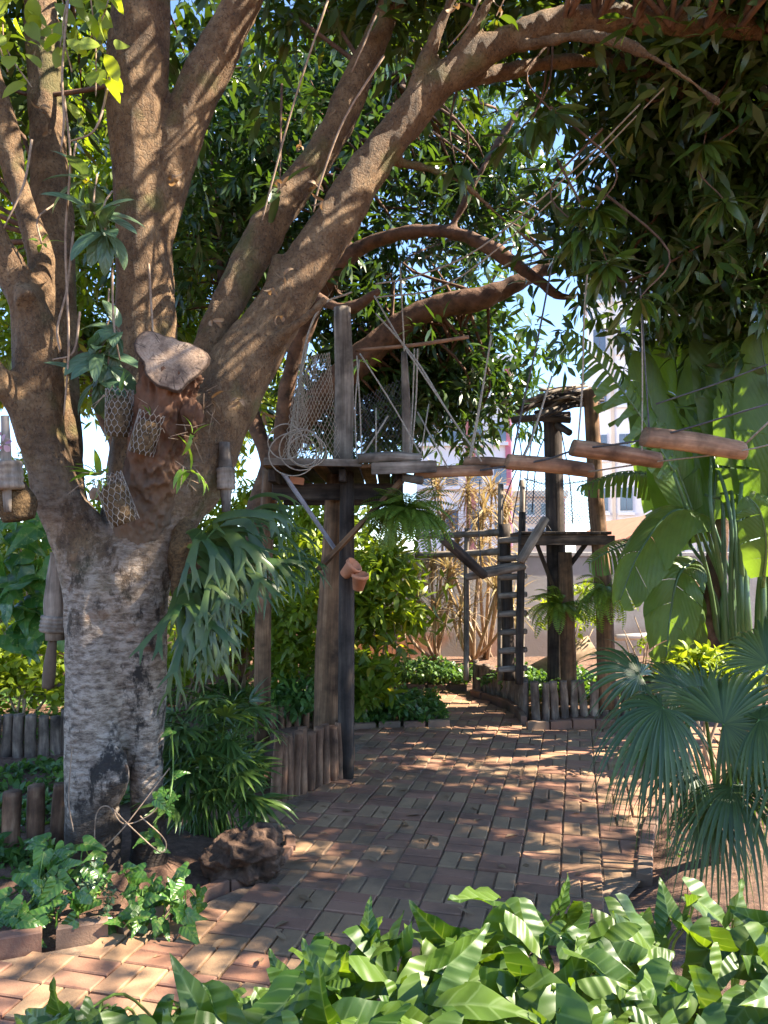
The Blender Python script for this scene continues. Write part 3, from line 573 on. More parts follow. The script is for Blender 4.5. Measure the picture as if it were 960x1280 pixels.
T0 = G(145, 1100)
tree = thing('mango_tree', 'large spreading tree with pale stained trunk and sawn stump beside the path', 'tree', T0)
b = MB()
D0 = 3.9
for l in [
    [(114, 1130, 3.82, 84), (116, 1060, 3.83, 68), (116, 980, 3.84, 64), (117, 900, 3.86, 66), (118, 800, 3.88, 74), (118, 730, 3.9, 82), (100, 672, 3.9, 74), (72, 620, 3.86, 62), (52, 540, 3.82, 60), (48, 460, 3.8, 62), (42, 400, 3.78, 52), (20, 350, 3.75, 40), (-8, 300, 3.7, 36), (-60, 200, 3.6, 34)],
    [(184, 1125, 3.96, 54), (185, 1060, 3.96, 42), (184, 980, 3.95, 44), (181, 900, 3.95, 50), (172, 810, 3.95, 72), (162, 730, 3.95, 104), (190, 660, 4.0, 96), (236, 590, 4.05, 98), (272, 520, 4.1, 86), (315, 450, 4.15, 70), (362, 370, 4.2, 62), (420, 275, 4.25, 56), (480, 185, 4.3, 50), (545, 108, 4.3, 46), (625, 55, 4.3, 40), (720, 26, 4.3, 36), (840, 26, 4.3, 32), (960, 38, 4.25, 28), (1150, 80, 4.1, 20)],
    [(150, 760, 4.0, 90), (165, 680, 4.1, 84), (180, 560, 4.2, 80), (184, 430, 4.25, 76), (180, 300, 4.25, 72), (172, 150, 4.2, 74), (176, 20, 4.15, 74), (180, -120, 4.1, 64), (200, -300, 4.0, 50)],
    [(182, 330, 4.25, 60), (205, 235, 4.25, 54), (248, 120, 4.25, 56), (300, 10, 4.2, 50), (370, -150, 4.1, 40), (450, -330, 3.9, 28)],
    [(200, 600, 4.1, 66), (248, 470, 4.2, 44), (290, 370, 4.3, 42), (345, 270, 4.4, 44), (405, 185, 4.5, 42), (455, 85, 4.6, 38), (490, 0, 4.6, 34), (560, -150, 4.5, 26)],
    [(250, 500, 4.12, 48), (300, 425, 4.1, 34), (335, 370, 4.15, 22), (350, 320, 4.2, 16)],
    [(44, 420, 3.8, 46), (52, 330, 3.9, 34), (30, 260, 3.95, 30), (5, 160, 4.0, 30), (-20, 60, 4.0, 28)],
    [(100, 700, 3.95, 50), (82, 600, 4.05, 44), (74, 440, 4.2, 46), (66, 300, 4.3, 46), (58, 150, 4.4, 46), (50, 0, 4.5, 40), (40, -150, 4.5, 34)],
    [(-120, 420, 3.6, 50), (-60, 440, 3.62, 46), (-10, 470, 3.65, 44), (18, 500, 3.7, 30), (40, 560, 3.75, 30)],
    [(500, 170, 4.3, 26), (528, 90, 4.25, 22), (556, 20, 4.2, 18), (590, -60, 4.1, 14)],
    [(535, 120, 4.3, 26), (575, 60, 4.25, 20), (620, -10, 4.2, 14), (680, -80, 4.1, 10)],
    [(560, 105, 4.35, 26), (620, 92, 4.5, 20), (700, 78, 4.7, 18), (790, 84, 4.9, 16), (880, 125, 5.0, 14), (990, 150, 5.1, 10)],
    [(470, 200, 4.35, 14), (520, 207, 4.4, 9), (575, 228, 4.5, 8), (630, 275, 4.6, 7), (690, 322, 4.7, 5)],
    [(640, 60, 4.3, 16), (740, 45, 4.0, 14), (830, 80, 3.9, 12), (900, 130, 3.9, 8)],
    [(335, 440, 4.1, 26), (360, 415, 4.0, 16), (390, 390, 3.95, 13), (408, 372, 3.95, 14)],
]: b.add(*limb(l, 16, 6))
# knob on the trunk and the burl fold
b.add(*tube([at(132, 1020, 3.80), at(138, 975, 3.76), at(136, 930, 3.80), at(128, 880, 3.86)], [.05, .085, .06, .05], 12, 5))
b.add(*tube([at(30, 365, 3.7), at(34, 378, 3.66)], [.05, .06], 12, 3))
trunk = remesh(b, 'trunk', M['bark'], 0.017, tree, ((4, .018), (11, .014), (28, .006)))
# sawn stump limb
bs = MB().add(*limb([(150, 790, 4.02, 40), (160, 735, 4.06, 56), (178, 660, 3.88, 72), (196, 560, 3.72, 68), (210, 490, 3.68, 70), (216, 462, 3.66, 80)], 22, 7))
bs.add(*limb([(235, 545, 3.66, 22), (240, 520, 3.62, 24), (238, 500, 3.62, 14)], 10, 4))
stump = remesh(bs, 'sawn_limb', M['stump'], 0.009, tree, ((7, .03), (-26, .035), (-55, .02), (90, .006)), 0.22, 2, (1.5, 1.95))
nrm = unit(np.array((0.22, -0.95, 0.22))); cc = at(213, 450, 3.54); Fm = np.array(frame(nrm, (1, 0, 0)))
th_ = np.linspace(0, 2 * math.pi, 40, endpoint=False); rad = 0.135 * (1 + .17 * np.sin(2 * th_ + 2.2) + .15 * np.sin(3 * th_ + .5) + .07 * np.sin(5 * th_ + 1) + .03 * np.sin(9 * th_))
ring = lambda s, h: cc + (np.stack([np.cos(th_) * rad * s * 1.0, np.sin(th_) * rad * s * 1.12, np.full(40, h)], 1)) @ Fm.T
V = np.concatenate([ring(.86, -.08), ring(1.03, -.012), ring(.99, .0), ring(.6, .004), [cc + nrm * .002]]); fs = []; gcf = np.concatenate([np.stack([np.cos(th_) * q, np.sin(th_) * q, 0 * th_], 1) for q in (1, 1, .985, .6)] + [np.zeros((1, 3))])
for k in range(3): fs += [[k * 40 + j, k * 40 + (j + 1) % 40, (k + 1) * 40 + (j + 1) % 40, (k + 1) * 40 + j] for j in range(40)]
MB().add(V, [np.array(fs), np.array([[120 + j, 120 + (j + 1) % 40, 160] for j in range(40)])], gcf).build('cut_face', M['rings'], stump, smooth=False)
# crown of the big tree; unseen clumps above the frame placed for dappled shade
limbsA = [spline(np.array([at(x, y, d) for x, y, d in l]), 8) for l in [[(420, 275, 4.25), (625, 55, 4.3), (960, 38, 4.2), (1150, 80, 4.1)], [(180, 100, 4.2), (190, -300, 4)], [(300, 10, 4.2), (450, -330, 3.9)], [(455, 85, 4.6), (560, -150, 4.5)], [(-8, 300, 3.7), (-60, 200, 3.6)], [(790, 84, 4.9), (990, 150, 5.1)], [(66, 300, 4.3), (40, -150, 4.5)]]]
ellsA = [((-2.4, 5.0, 5.2), (1.3, 1.0, .6), .7), ((-3.4, 4.4, 4.4), (1.0, 1.0, .9), .7), ((3.2, 2.2, 5.8), (2.0, 1.6, .5), 1.6), ((1.6, 2.8, 5.7), (2.0, .9, .4), 1.6), ((.6, 4.9, 5.4), (1.6, .7, .4), 1.0), ((2.6, 4.6, 4.9), (1.2, .6, .5), 1.2), ((4.8, 4.2, 4.9), (1.3, 1.6, .7), 2.6)]
cs, hd = clumps(ellsA, 400, 14, .34)
mb = MB().add(*crown_leaves(cs, 9, .17, .046, .2)); mt = MB(); twigs(mt, hd, limbsA)
hang = [(690, 140, 4.4, 16), (745, 262, 4.3, 34), (800, 372, 4.2, 14), (665, 150, 4.4, 10), (570, 205, 4.4, 8), (760, 330, 4.35, 26), (730, 290, 4.35, 22), (620, 20, 4.3, 8), (350, 235, 4.2, 6), (905, 250, 4.6, 20), (880, 180, 4.6, 20), (640, 175, 4.6, 12)]
for x, y, d, k in hang:
    c = at(x, y, d); D = unit(rdir(k) * np.array((1, 1, .8)) + np.array((0, 0, -.55))); mb.add(*leaves(np.repeat(c[None], k, 0) + D * .02, D, upn(D, .3), rng.uniform(.16, .25, k), .05, rng.uniform(.3, .9, k), 5, 3, 'lance', .25))
    mt.add(*tube([c, c + np.array((rng.normal() * .1, .1, .3)), c + np.array((rng.normal() * .3, .25, .75))], [.004, .006, .009], 5, 5, False))
mb.build('crown', M['mango'], tree, kind='stuff'); mt.build('twigs', M['bark2'], tree, kind='stuff')
# dead leaves and moss tufts caught on the limbs
mb = MB()
for (x, y, d) in [(345, 225, 4.3), (352, 235, 4.25), (340, 360, 4.1), (350, 395, 4.05), (625, 8, 4.2), (570, 10, 4.15), (370, 185, 4.4), (300, 500, 3.95), (330, 515, 3.95), (222, 225, 4.1), (215, 218, 4.1), (355, 345, 4.0), (50, 135, 4.2), (60, 165, 4.2), (265, 400, 4.1), (395, 230, 4.2), (405, 250, 4.1)]:
    k = 3; c = at(x, y, d - .12); D = unit(rdir(k) + np.array((0, -.2, -.5))); mb.add(*leaves(np.repeat(c[None], k, 0), D, rdir(k), rng.uniform(.04, .085, k), .022, rng.uniform(.5, 2, k), 5, 3, 'oval', .5))
mb.build('dead_leaves', M['dry'], tree, kind='stuff')

def tree_simple(label, base, limbs, ells, nclump, per, k, mat, L=.17, W=.046, vox=.03, group=None, r=.45, tw=1.0, name='mango_tree', down=.35, solid=None):
    t = thing(name, label, 'tree', base, group); b = MB(); lp = []
    for l in limbs: b.add(*limb(l, 12, 5)); lp.append(spline(np.array([at(x, y, d) for x, y, d, w in l]), 6))
    remesh(b, 'trunk', M['bark2'], vox, t, ((3, .03), (9, .02)))
    cs, hd = clumps(ells, nclump, per, r)
    if solid: c2, h2 = clumps(solid[0], solid[1], per, r, False); cs = np.concatenate([cs, c2]); hd = np.concatenate([hd, h2])
    MB().add(*crown_leaves(cs, k, L, W, .2, down)).build('crown', M[mat], t, kind='stuff')
    mt = MB(); twigs(mt, hd, lp, .014, tw)
    if mt.n: mt.build('twigs', M['bark2'], t, kind='stuff')
    return t
tree_simple('dark leafy tree with leaning trunk behind the wooden platform', G(300, 862), [
    [(290, 875, 8.9, 41), (300, 780, 8.8, 35), (330, 620, 8.6, 34), (380, 520, 8.4, 35), (450, 450, 8.2, 37), (530, 390, 8.0, 34), (610, 370, 7.8, 27), (690, 330, 7.8, 20), (760, 280, 7.8, 14)],
    [(350, 580, 8.5, 27), (360, 480, 8.2, 23), (385, 400, 8.0, 24), (420, 340, 7.8, 23), (470, 300, 7.6, 20), (560, 290, 7.2, 20), (630, 320, 7.0, 18), (690, 365, 7.0, 15), (712, 372, 7.0, 7)],
    [(345, 600, 8.5, 23), (300, 470, 8.6, 20), (280, 330, 8.6, 18), (300, 150, 8.4, 14)], [(420, 340, 7.8, 18), (460, 200, 7.6, 12), (520, 60, 7.4, 8)],
    [(370, 360, 7.7, 15), (430, 385, 7.3, 14), (468, 368, 7.2, 15), (475, 360, 7.2, 12)], [(560, 290, 7.2, 14), (610, 200, 7.1, 10), (660, 120, 7, 7)], [(300, 330, 8.4, 11), (270, 220, 8.2, 10), (255, 90, 8, 7)]],
    [(at(330, 250, 8.2), (1.3, 1.3, 1.7), 2.2), (at(460, 330, 9.0), (1.3, .9, 1.2), 2.4), (at(550, 300, 9.0), (.9, .8, 1.1), 1.6), (at(500, 120, 9), (2.0, 1.2, 1.3), 2.2), (at(340, 480, 9.6), (1.2, .6, 1.2), 1.6)],
    400, 12, 9, 'mangodark', .19, .05, solid=([(at(515, 440, 9.0), (.9, .5, .75), 2.0), (at(590, 480, 8.8), (.3, .4, .55), .8), (at(480, 510, 9.3), (.9, .4, .5), 1.3), (at(440, 330, 9.2), (1.0, .5, .9), 1.4), (at(610, 240, 9.4), (1.0, .4, .9), 1.6), (at(470, 130, 9.6), (1.6, .4, 1.0), 1.6)], 190))
tree_simple('dense dark tree hanging over the lookout and the right of the path', G(1010, 850), [
    [(1060, 900, 7.6, 60), (1050, 600, 7.4, 52), (1010, 350, 7.2, 46), (930, 200, 7.0, 34), (820, 120, 6.8, 24), (700, 90, 6.7, 14)], [(1030, 450, 7.3, 34), (950, 330, 7.0, 22), (860, 300, 6.8, 16), (760, 330, 6.8, 10)],
    [(1020, 380, 7.2, 30), (1080, 150, 6.5, 26), (1150, -100, 5.5, 18)], [(960, 250, 7.1, 18), (860, 200, 6.9, 12), (790, 180, 6.9, 8)]],
    [(at(820, 200, 6.6), (1.2, .8, .7), 2.2), (at(930, 330, 6.2), (.9, .8, .65), 2.2), (at(690, 190, 8.6), (1.0, .8, .85), 1.6), (at(800, 290, 6.6), (.6, .6, .35), .9), (at(900, 90, 6.0), (1.2, 1.0, .6), 1.6), (at(700, 80, 9.0), (1.4, .9, .9), 1.5), (at(930, 160, 5.6), (.8, .6, .6), 1.6), (at(950, 330, 5.6), (.6, .6, .5), 1.2)],
    380, 12, 9, 'mangodark', .19, .05, solid=([(at(930, 290, 5.9), (.7, .6, .5), 1.6), (at(940, 170, 5.5), (.7, .6, .6), 2), (at(860, 240, 6.3), (.8, .5, .6), 2), (at(900, 60, 5.3), (.9, .6, .4), 1.2)], 100))
tree_simple('yellow green leafy tree in the sun behind the big trunk', G(120, 850), [
    [(150, 890, 10.5, 40), (150, 600, 10.4, 34), (180, 350, 10.2, 30), (230, 150, 10, 20)], [(150, 560, 10.4, 26), (80, 380, 10.2, 20), (30, 200, 10, 14)], [(170, 450, 10.3, 22), (250, 330, 10.2, 16), (300, 240, 10.2, 10)]],
    [(at(240, 300, 10.6), (1.5, 1, 1.6), 2), (at(60, 200, 10.3), (1.6, 1, 1.9), 2), (at(110, 440, 10.8), (1.8, .8, 1.0), 1.6), (at(260, 480, 10.8), (1.0, .7, 1.0), 1.2)],
    270, 12, 8, 'garden', .2, .06)
# vine leaves hanging at the upper left
t = thing('climbing_vine', 'leafy climbing vine hanging among the upper limbs of the big tree', 'vine', at(60, 120, 3.9))
mb = MB(); ms = MB()
for x0, y0, x1, y1, k in [(10, -30, 40, 110, 12), (60, -40, 75, 60, 8), (110, -30, 120, 120, 12), (30, -20, 10, 90, 9), (140, -20, 105, 60, 8), (95, -40, 90, 90, 7)]:
    a, c = at(x0, y0, 3.75), at(x1, y1, 3.7); ms.add(*tube([a, (a + c) / 2 + rng.normal(size=3) * .05, c], .004, 5, 6, False))
    p = a + (c - a) * rng.random((k, 1)) + rng.normal(size=(k, 3)) * .06; D = unit(rdir(k) * np.array((1, .7, .5)) + np.array((0, 0, -.6))); mb.add(*leaves(p, D, unit(rdir(k) * .6 + np.array((0, -.6, .6))), rng.uniform(.09, .15, k), .075, .6, 5, 3, 'oval', .15))
mb.build('leaves', M['lime'], t, kind='stuff'); ms.build('stems', M['twig'], t, kind='stuff')

# ---------------------------------------------------------------- tree platform, near
def post(name, parent, pxs, mat, n=12, rough=.08, seed=0.):
    P = [at(x, y, d) for x, y, d, w in pxs]; r = [pr(w / 2, d) for x, y, d, w in pxs]
    return MB().add(*tube(P, r, n, 6, True, rough, 2.0, seed=seed)).build(name, M[mat], parent)
def rope(parent, pxs, w=2.2, mat='rope', name='rope'):
    P = [at(x, y, d) for x, y, d in pxs]; return MB().add(*tube(P, [pr(w / 2, p[2]) for p in pxs], 6, 5)).build(name, M[mat], parent)
pf = thing('tree_platform', 'wooden tree platform on tall posts with nets and ropes above', 'platform', G(415, 940))
o = post('post', pf, [(407, 955, 5.95, 34), (412, 800, 5.95, 33), (420, 640, 5.95, 30), (423, 592, 5.95, 29)], 'post', seed=1)
o = post('post', pf, [(432, 972, 5.62, 20), (433, 800, 5.62, 20), (434, 590, 5.62, 18)], 'postdark', seed=2)
o = post('post', pf, [(328, 925, 6.2, 21), (329, 760, 6.2, 20), (337, 588, 6.2, 18)], 'post', seed=3)
post('tall_post', pf, [(429, 585, 5.9, 26), (430, 480, 5.9, 25), (428, 385, 5.9, 22)], 'greywood', 10, .1, 4)
post('thin_post', pf, [(509, 575, 5.8, 13), (508, 520, 5.8, 12), (505, 440, 5.8, 8)], 'greywood', 8, .1, 5)
zd = 2.21; x0, x1 = at(334, 580, 5.6)[0], at(508, 580, 5.6)[0]
nb = 9
for k in range(nb):
    xa = x0 + (x1 - x0) * (k + .5) / nb; MB().add(*plank((xa, 5.35 + random.uniform(-.04, .04), zd + random.gauss(0, .004)), (xa + .01, 6.75, zd), (x1 - x0) / nb - .012, .028, (1, 0, 0))).build('deck_board', M['postdark' if k % 3 else 'post'], pf, smooth=False)
MB().add(*plank(at(330, 577, 5.33), at(452, 579, 5.33), .05, .05, (0, 1, 0))).build('fascia_beam', M['greywood'], pf, smooth=False)
MB().add(*tube([at(448, 573, 5.3), at(490, 571, 5.3), at(526, 573, 5.3)], [.035, .037, .034], 12, 5, True, .08)).build('edge_log', M['greywood'], pf)
MB().add(*plank(at(464, 586, 5.26), at(546, 583, 5.26), .08, .035, (0, 0, 1))).build('step_board', M['greywood'], pf, smooth=False)
MB().add(*plank(at(345, 622, 5.9), at(372, 622, 5.9), .02, .02)).build('bracket', M['postdark'], pf, smooth=False)
for yy, d in ((5.85, 0), (6.5, 0)):
    MB().add(*plank((x0 + .02, yy - .12, 2.05), (x1 - .02, yy - .12, 2.05), .12, .05, (0, 0, 1))).build('joist', M['postdark'], pf, smooth=False)
for xa in (x0 + .06, (x0 + x1) / 2 + .05, x1 - .06): MB().add(*plank((xa, 5.42, 2.145), (xa, 6.7, 2.145), .05, .09, (1, 0, 0))).build('bearer', M['postdark'], pf, smooth=False)
MB().add(*plank(at(354, 592, 5.42), at(420, 688, 5.75), .072, .022, (0, -1, .3))).build('brace', M['metal'], pf, smooth=False)
MB().add(*plank(at(503, 600, 5.42), at(398, 712, 5.58), .062, .03, (0, -1, .3))).build('brace', M['post'], pf, smooth=False)
MB().add(*plank(at(362, 600, 5.6), at(380, 602, 5.6), .05, .05, (0, 0, 1))).build('bracket', M['terra'], pf, smooth=False)
MB().add(*tube([at(505, 597, 5.35), at(528, 601, 5.3)], .03, 8, 1)).build('stub', M['greywood'], pf)
post('cross_pole', pf, [(445, 438, 5.9, 4), (520, 431, 5.8, 5), (586, 421, 5.7, 5)], 'log', 7, .05, 6)
for r_ in [[(470, 392, 5.8), (520, 450, 5.6), (560, 515, 5.4), (602, 577, 5.25)], [(468, 370, 5.9), (500, 425, 5.7), (530, 470, 5.5), (590, 560, 5.3)], [(450, 442, 5.6), (490, 505, 5.5), (528, 572, 5.35)], [(500, 330, 5.8), (505, 430, 5.8), (506, 470, 5.8)],
           [(518, 436, 5.8), (516, 500, 5.75), (512, 572, 5.6)], [(522, 436, 5.8), (520, 500, 5.75), (514, 570, 5.6)], [(446, 445, 5.6), (450, 510, 5.5), (452, 575, 5.4)], [(449, 450, 5.6), (444, 510, 5.5), (446, 575, 5.4)], [(614, 418, 5.6), (606, 470, 5.5), (598, 520, 5.4), (588, 575, 5.3)],
           [(470, 510, 5.5), (470, 575, 5.4)], [(485, 520, 5.5), (450, 575, 5.4)], [(536, 505, 5.5), (525, 575, 5.4)], [(522, 515, 5.5), (560, 585, 5.3)], [(385, 430, 5.6), (366, 520, 5.5), (360, 575, 5.5)], [(440, 365, 5.8), (400, 385, 5.7), (378, 450, 5.6), (370, 560, 5.5)],
           [(470, 355, 5.6), (520, 345, 5.4), (600, 310, 5.2), (720, 210, 4.8), (800, 130, 4.6)], [(470, 372, 5.6), (560, 355, 5.4), (680, 260, 5.0), (830, 110, 4.6)]]: rope(pf, r_, random.uniform(1.6, 2.8))
# coil of rope hanging at the deck edge
a_ = np.linspace(0, 2 * math.pi, 25)
for cx, cy_, rr, ry in [(376, 562, 27, 26), (380, 560, 20, 22), (366, 568, 30, 27), (384, 564, 24, 20), (357, 552, 22, 22)]:
    P = [at(cx + rr * math.cos(t_), cy_ + ry * math.sin(t_), 5.22 + .02 * math.sin(3 * t_)) for t_ in a_]; MB().add(*tube(P, .0045, 5, 1)).build('rope_coil', M['rope'], pf)
def net(name, parent, corners, nu, nv, mat, w=.003, sag=.03):
    """diamond net between four corner points (world)"""
    A, Bq, C, D = [np.asarray(c, float) for c in corners]; mb = MB()
    f = lambda u, v: (A * (1 - u) + Bq * u) * (1 - v) + (D * (1 - u) + C * u) * v + np.array((0, -1, 0)) * sag * math.sin(math.pi * u) * math.sin(math.pi * v) + np.array((nz((u * 3, v * 3, sag * 50)), 0, 0)) * .02
    for s in range(-nv, nu + nv):
        for dr in (1, -1):
            pts = []
            for k in range(nv + 1):
                u = (s + dr * k + (0 if dr > 0 else nv)) / nu if dr < 0 else (s + k) / nu
                if 0 <= u <= 1: pts.append(f(u, k / nv))
            if len(pts) > 1: mb.add(*tube(pts, w, 3, 1, False))
    return mb.build(name, M[mat], parent, kind='stuff')
net('net', pf, [at(362, 572, 5.5), at(425, 572, 5.75), at(412, 440, 5.8), at(385, 445, 5.55)], 11, 13, 'net', .0028, .1)
net('net', pf, [at(352, 572, 5.4), at(385, 575, 5.4), at(384, 460, 5.6), at(374, 455, 5.6)], 8, 14, 'net', .0028, .08)
net('net', pf, [at(438, 572, 5.6), at(508, 572, 5.9), at(506, 470, 5.9), at(446, 500, 5.6)], 12, 11, 'ropedark', .0022, .05)
# terracotta pots tied to the post
for i_, (x, y, tilt) in enumerate([(437, 712, .9), (449, 727, .2)]):
    c = at(x, y, 5.5); ax = unit((math.sin(tilt) * .8, -.35, math.cos(tilt))); n_ = 18; mb = MB()
    prf = [(0.0, -.06), (.038, -.06), (.055, .035), (.064, .035), (.064, .06), (.055, .06), (.042, -.03), (0.001, -.035)]; fr_ = np.array(frame(ax)); V = []
    for r_, h in prf: V += [c + fr_ @ np.array((math.cos(t_) * r_, math.sin(t_) * r_, h)) for t_ in np.arange(n_) * 2 * math.pi / n_]
    q = [[k * n_ + j, k * n_ + (j + 1) % n_, (k + 1) * n_ + (j + 1) % n_, (k + 1) * n_ + j] for k in range(len(prf) - 1) for j in range(n_)]
    tag(mb.add(V, [np.array(q)]).build('flower_pot', M['terra']), ['tilted terracotta pot tied to the platform post', 'lower upright terracotta pot tied to the platform post'][i_], 'pot')

# ---------------------------------------------------------------- suspended log bridge
lb = thing('log_bridge', 'row of short logs slung on ropes from the tree platform', 'bridge', at(740, 580, 5.1))
logs = [((520, 592, 5.35), (612, 588, 5.4), 15), ((583, 578, 5.5), (640, 580, 5.35), 14), ((636, 577, 5.25), (738, 588, 5.35), 20), ((718, 560, 4.9), (822, 575, 5.0), 22), ((808, 546, 4.55), (926, 563, 4.65), 26)]
for i_, (a, c, w) in enumerate(logs):
    A, C = at(*a), at(*c); MB().add(*tube([A, A * .98 + C * .02, (A + C) / 2 + np.array((0, 0, .006)), A * .02 + C * .98, C], [pr(w * .43, a[2]), pr(w / 2, a[2]), pr(w * .5, a[2]), pr(w * .46, c[2]), pr(w * .4, c[2])], 14, 5, True, .07, 3, seed=i_ * 2.2)).build('log', M['log'], lb)
    for (x, y, d) in (a, c):
        pass
for r_ in [[(640, 575, 5.25), (655, 500, 5.2), (672, 425, 5.1), (690, 330, 5.0)], [(722, 560, 4.9), (728, 480, 4.8), (730, 400, 4.7), (735, 330, 4.6)], [(802, 574, 4.95), (803, 480, 4.85), (802, 380, 4.7)], [(812, 548, 4.55), (806, 450, 4.5), (800, 360, 4.45)],
           [(600, 588, 5.3), (680, 575, 5.2), (722, 562, 4.95), (812, 548, 4.6), (960, 505, 4.2)], [(735, 590, 5.3), (822, 577, 4.95), (925, 564, 4.6), (1000, 545, 4.4)], [(926, 560, 4.65), (990, 500, 4.4)], [(820, 505, 4.6), (900, 478, 4.5), (1000, 440, 4.3)], [(640, 590, 5.3), (660, 560, 5.3), (690, 470, 5.3)], [(585, 580, 5.5), (600, 500, 5.5), (615, 420, 5.5)]]: rope(lb, r_, random.uniform(1.8, 2.6), 'ropedark' if random.random() < .5 else 'rope')

# ---------------------------------------------------------------- lookout platform, far
lk = thing('lookout_platform', 'wooden lookout platform with a roof of loose sticks by the wall', 'platform', G(700, 862))
post('post', lk, [(697, 880, 8.0, 25), (695, 700, 8.0, 24), (690, 508, 8.0, 23)], 'postdark', seed=11)
post('post', lk, [(712, 880, 7.7, 20), (709, 780, 7.7, 19), (706, 690, 7.7, 17)], 'post', seed=12)
post('post', lk, [(759, 885, 7.6, 23), (755, 750, 7.6, 22), (746, 640, 7.6, 21), (742, 560, 7.6, 19), (738, 488, 7.6, 18)], 'post', seed=13)
for k in range(8):
    u = (k + .5) / 8; p = at(652, 668, 7.5) * (1 - u) + at(764, 668, 7.5) * u; p[2] = 1.79; MB().add(*plank(p, p + np.array((.04, 1.15, 0)), .12, .03)).build('deck_board', M['postdark'], lk, smooth=False)
for yy in (7.52, 8.3): MB().add(*plank((at(650, 670, yy)[0], yy, 1.72), (at(768, 670, yy)[0], yy, 1.72), .09, .05, (0, 0, 1))).build('beam', M['postdark'], lk, smooth=False)
MB().add(*plank(at(668, 672, 7.6), at(692, 735, 7.9), .06, .03, (0, 1, 0))).build('brace', M['postdark'], lk, smooth=False)
MB().add(*plank(at(738, 672, 7.6), at(706, 715, 7.75), .09, .03, (0, 1, 0))).build('brace', M['postdark'], lk, smooth=False)
for a, c in [((640, 525, 7.8), (712, 518, 7.9)), ((666, 522, 7.7), (713, 525, 7.7)), ((648, 508, 8.2), (740, 497, 7.7)), ((697, 531, 7.8), (712, 541, 7.6))]: MB().add(*tube([at(*a), at(*c)], .035, 8, 1)).build('roof_beam', M['postdark'], lk)
rf = thing  # sticks are parts of the lookout
for k in range(46):
    u = random.random(); a = at(650 + 35 * u + random.gauss(0, 4), 512 - 18 * u + random.gauss(0, 4), 7.4 + random.random() * 1.0); c = at(712 + 25 * random.random(), 478 + 26 * random.random(), 7.5 + random.random() * 1.0)
    if random.random() < .4: a, c = at(668 + random.random() * 25, 512 + random.gauss(0, 5), 7.5 + random.random() * .8), at(735 + random.random() * 25, 484 + random.random() * 24, 7.6 + random.random() * .8)
    MB().add(*tube([a, (a + c) / 2 + np.array((0, 0, .03)), c], [.018, .02, .012], 6, 3)).build('roof_stick', M['greywood' if k % 2 else 'postdark'], lk)
net('net', lk, [at(652, 655, 8.6), at(738, 655, 8.6), at(740, 600, 8.6), at(655, 598, 8.6)], 20, 12, 'netblue', .004, .12)
for r_ in [[(655, 598, 8.6), (690, 606, 8.6), (740, 600, 8.6)], [(668, 520, 7.9), (660, 590, 8.2), (655, 655, 8.5)], [(672, 530, 7.9), (640, 600, 8.0), (625, 640, 8.0)], [(700, 530, 7.9), (712, 600, 8.2), (716, 655, 8.4)], [(645, 525, 7.8), (652, 580, 7.9), (640, 655, 8)], [(690, 530, 8), (672, 570, 8), (665, 640, 8)]]: rope(lk, r_, 1.6, 'ropedark')
ld = thing('ladder', 'dark pole ladder leaning at the lookout platform', 'ladder', G(640, 850))
post('rail', ld, [(637, 850, 7.9, 15), (634, 760, 7.9, 15), (630, 655, 7.9, 14)], 'postdark', 10, seed=21)
post('rail', ld, [(649, 855, 7.6, 10), (650, 780, 7.6, 10), (653, 640, 7.6, 9)], 'postdark', 10, seed=22)
for k in range(8):
    y = 675 + k * 23; post('rung', ld, [(623, y + 1, 7.72, 7), (640, y, 7.7, 8), (658, y - 1, 7.62, 7)], 'greywood', 8, .1, 30 + k)
hb = thing('hanging_log_steps', 'zigzag of grey timbers hanging in front of the ladder', 'log steps', at(610, 715, 7.2))
for i_, (a, c, w) in enumerate([((553, 672, 6.9), (606, 720, 7.1), 14), ((582, 722, 7.15), (656, 708, 7.3), 10), ((598, 713, 7.2), (655, 704, 7.35), 7), ((650, 702, 7.2), (682, 648, 7.35), 13)]):
    MB().add(*tube([at(*a), (at(*a) + at(*c)) / 2, at(*c)], [pr(w * .45, 7.1), pr(w * .5, 7.1), pr(w * .4, 7.1)], 9, 4, True, .15, 4, seed=40 + i_)).build('timber', M['postdark' if i_ == 0 else 'greywood'], hb)
for r_ in [[(555, 672, 6.9), (545, 630, 6.8), (538, 595, 6.5)], [(680, 650, 7.35), (690, 665, 7.6)], [(602, 718, 7.1), (598, 650, 7.3), (600, 600, 7.6)]]: rope(hb, r_, 1.6, 'ropedark')
fr = thing('pole_railing', 'horizontal pole railing running left from the ladder', 'railing', G(600, 850))
for y in (668, 692): post('rail', fr, [(520, y + 2, 8.6, 8), (580, y, 8.3, 8), (632, y - 3, 8.0, 9)], 'greywood', 8, .08, y)
for x, yt in ((583, 660), (625, 605), (652, 600)): post('upright', fr, [(x, 850, 8.3, 7), (x, 720, 8.3, 7), (x + 1, yt, 8.3, 7)], 'greywood', 8, .1, x)
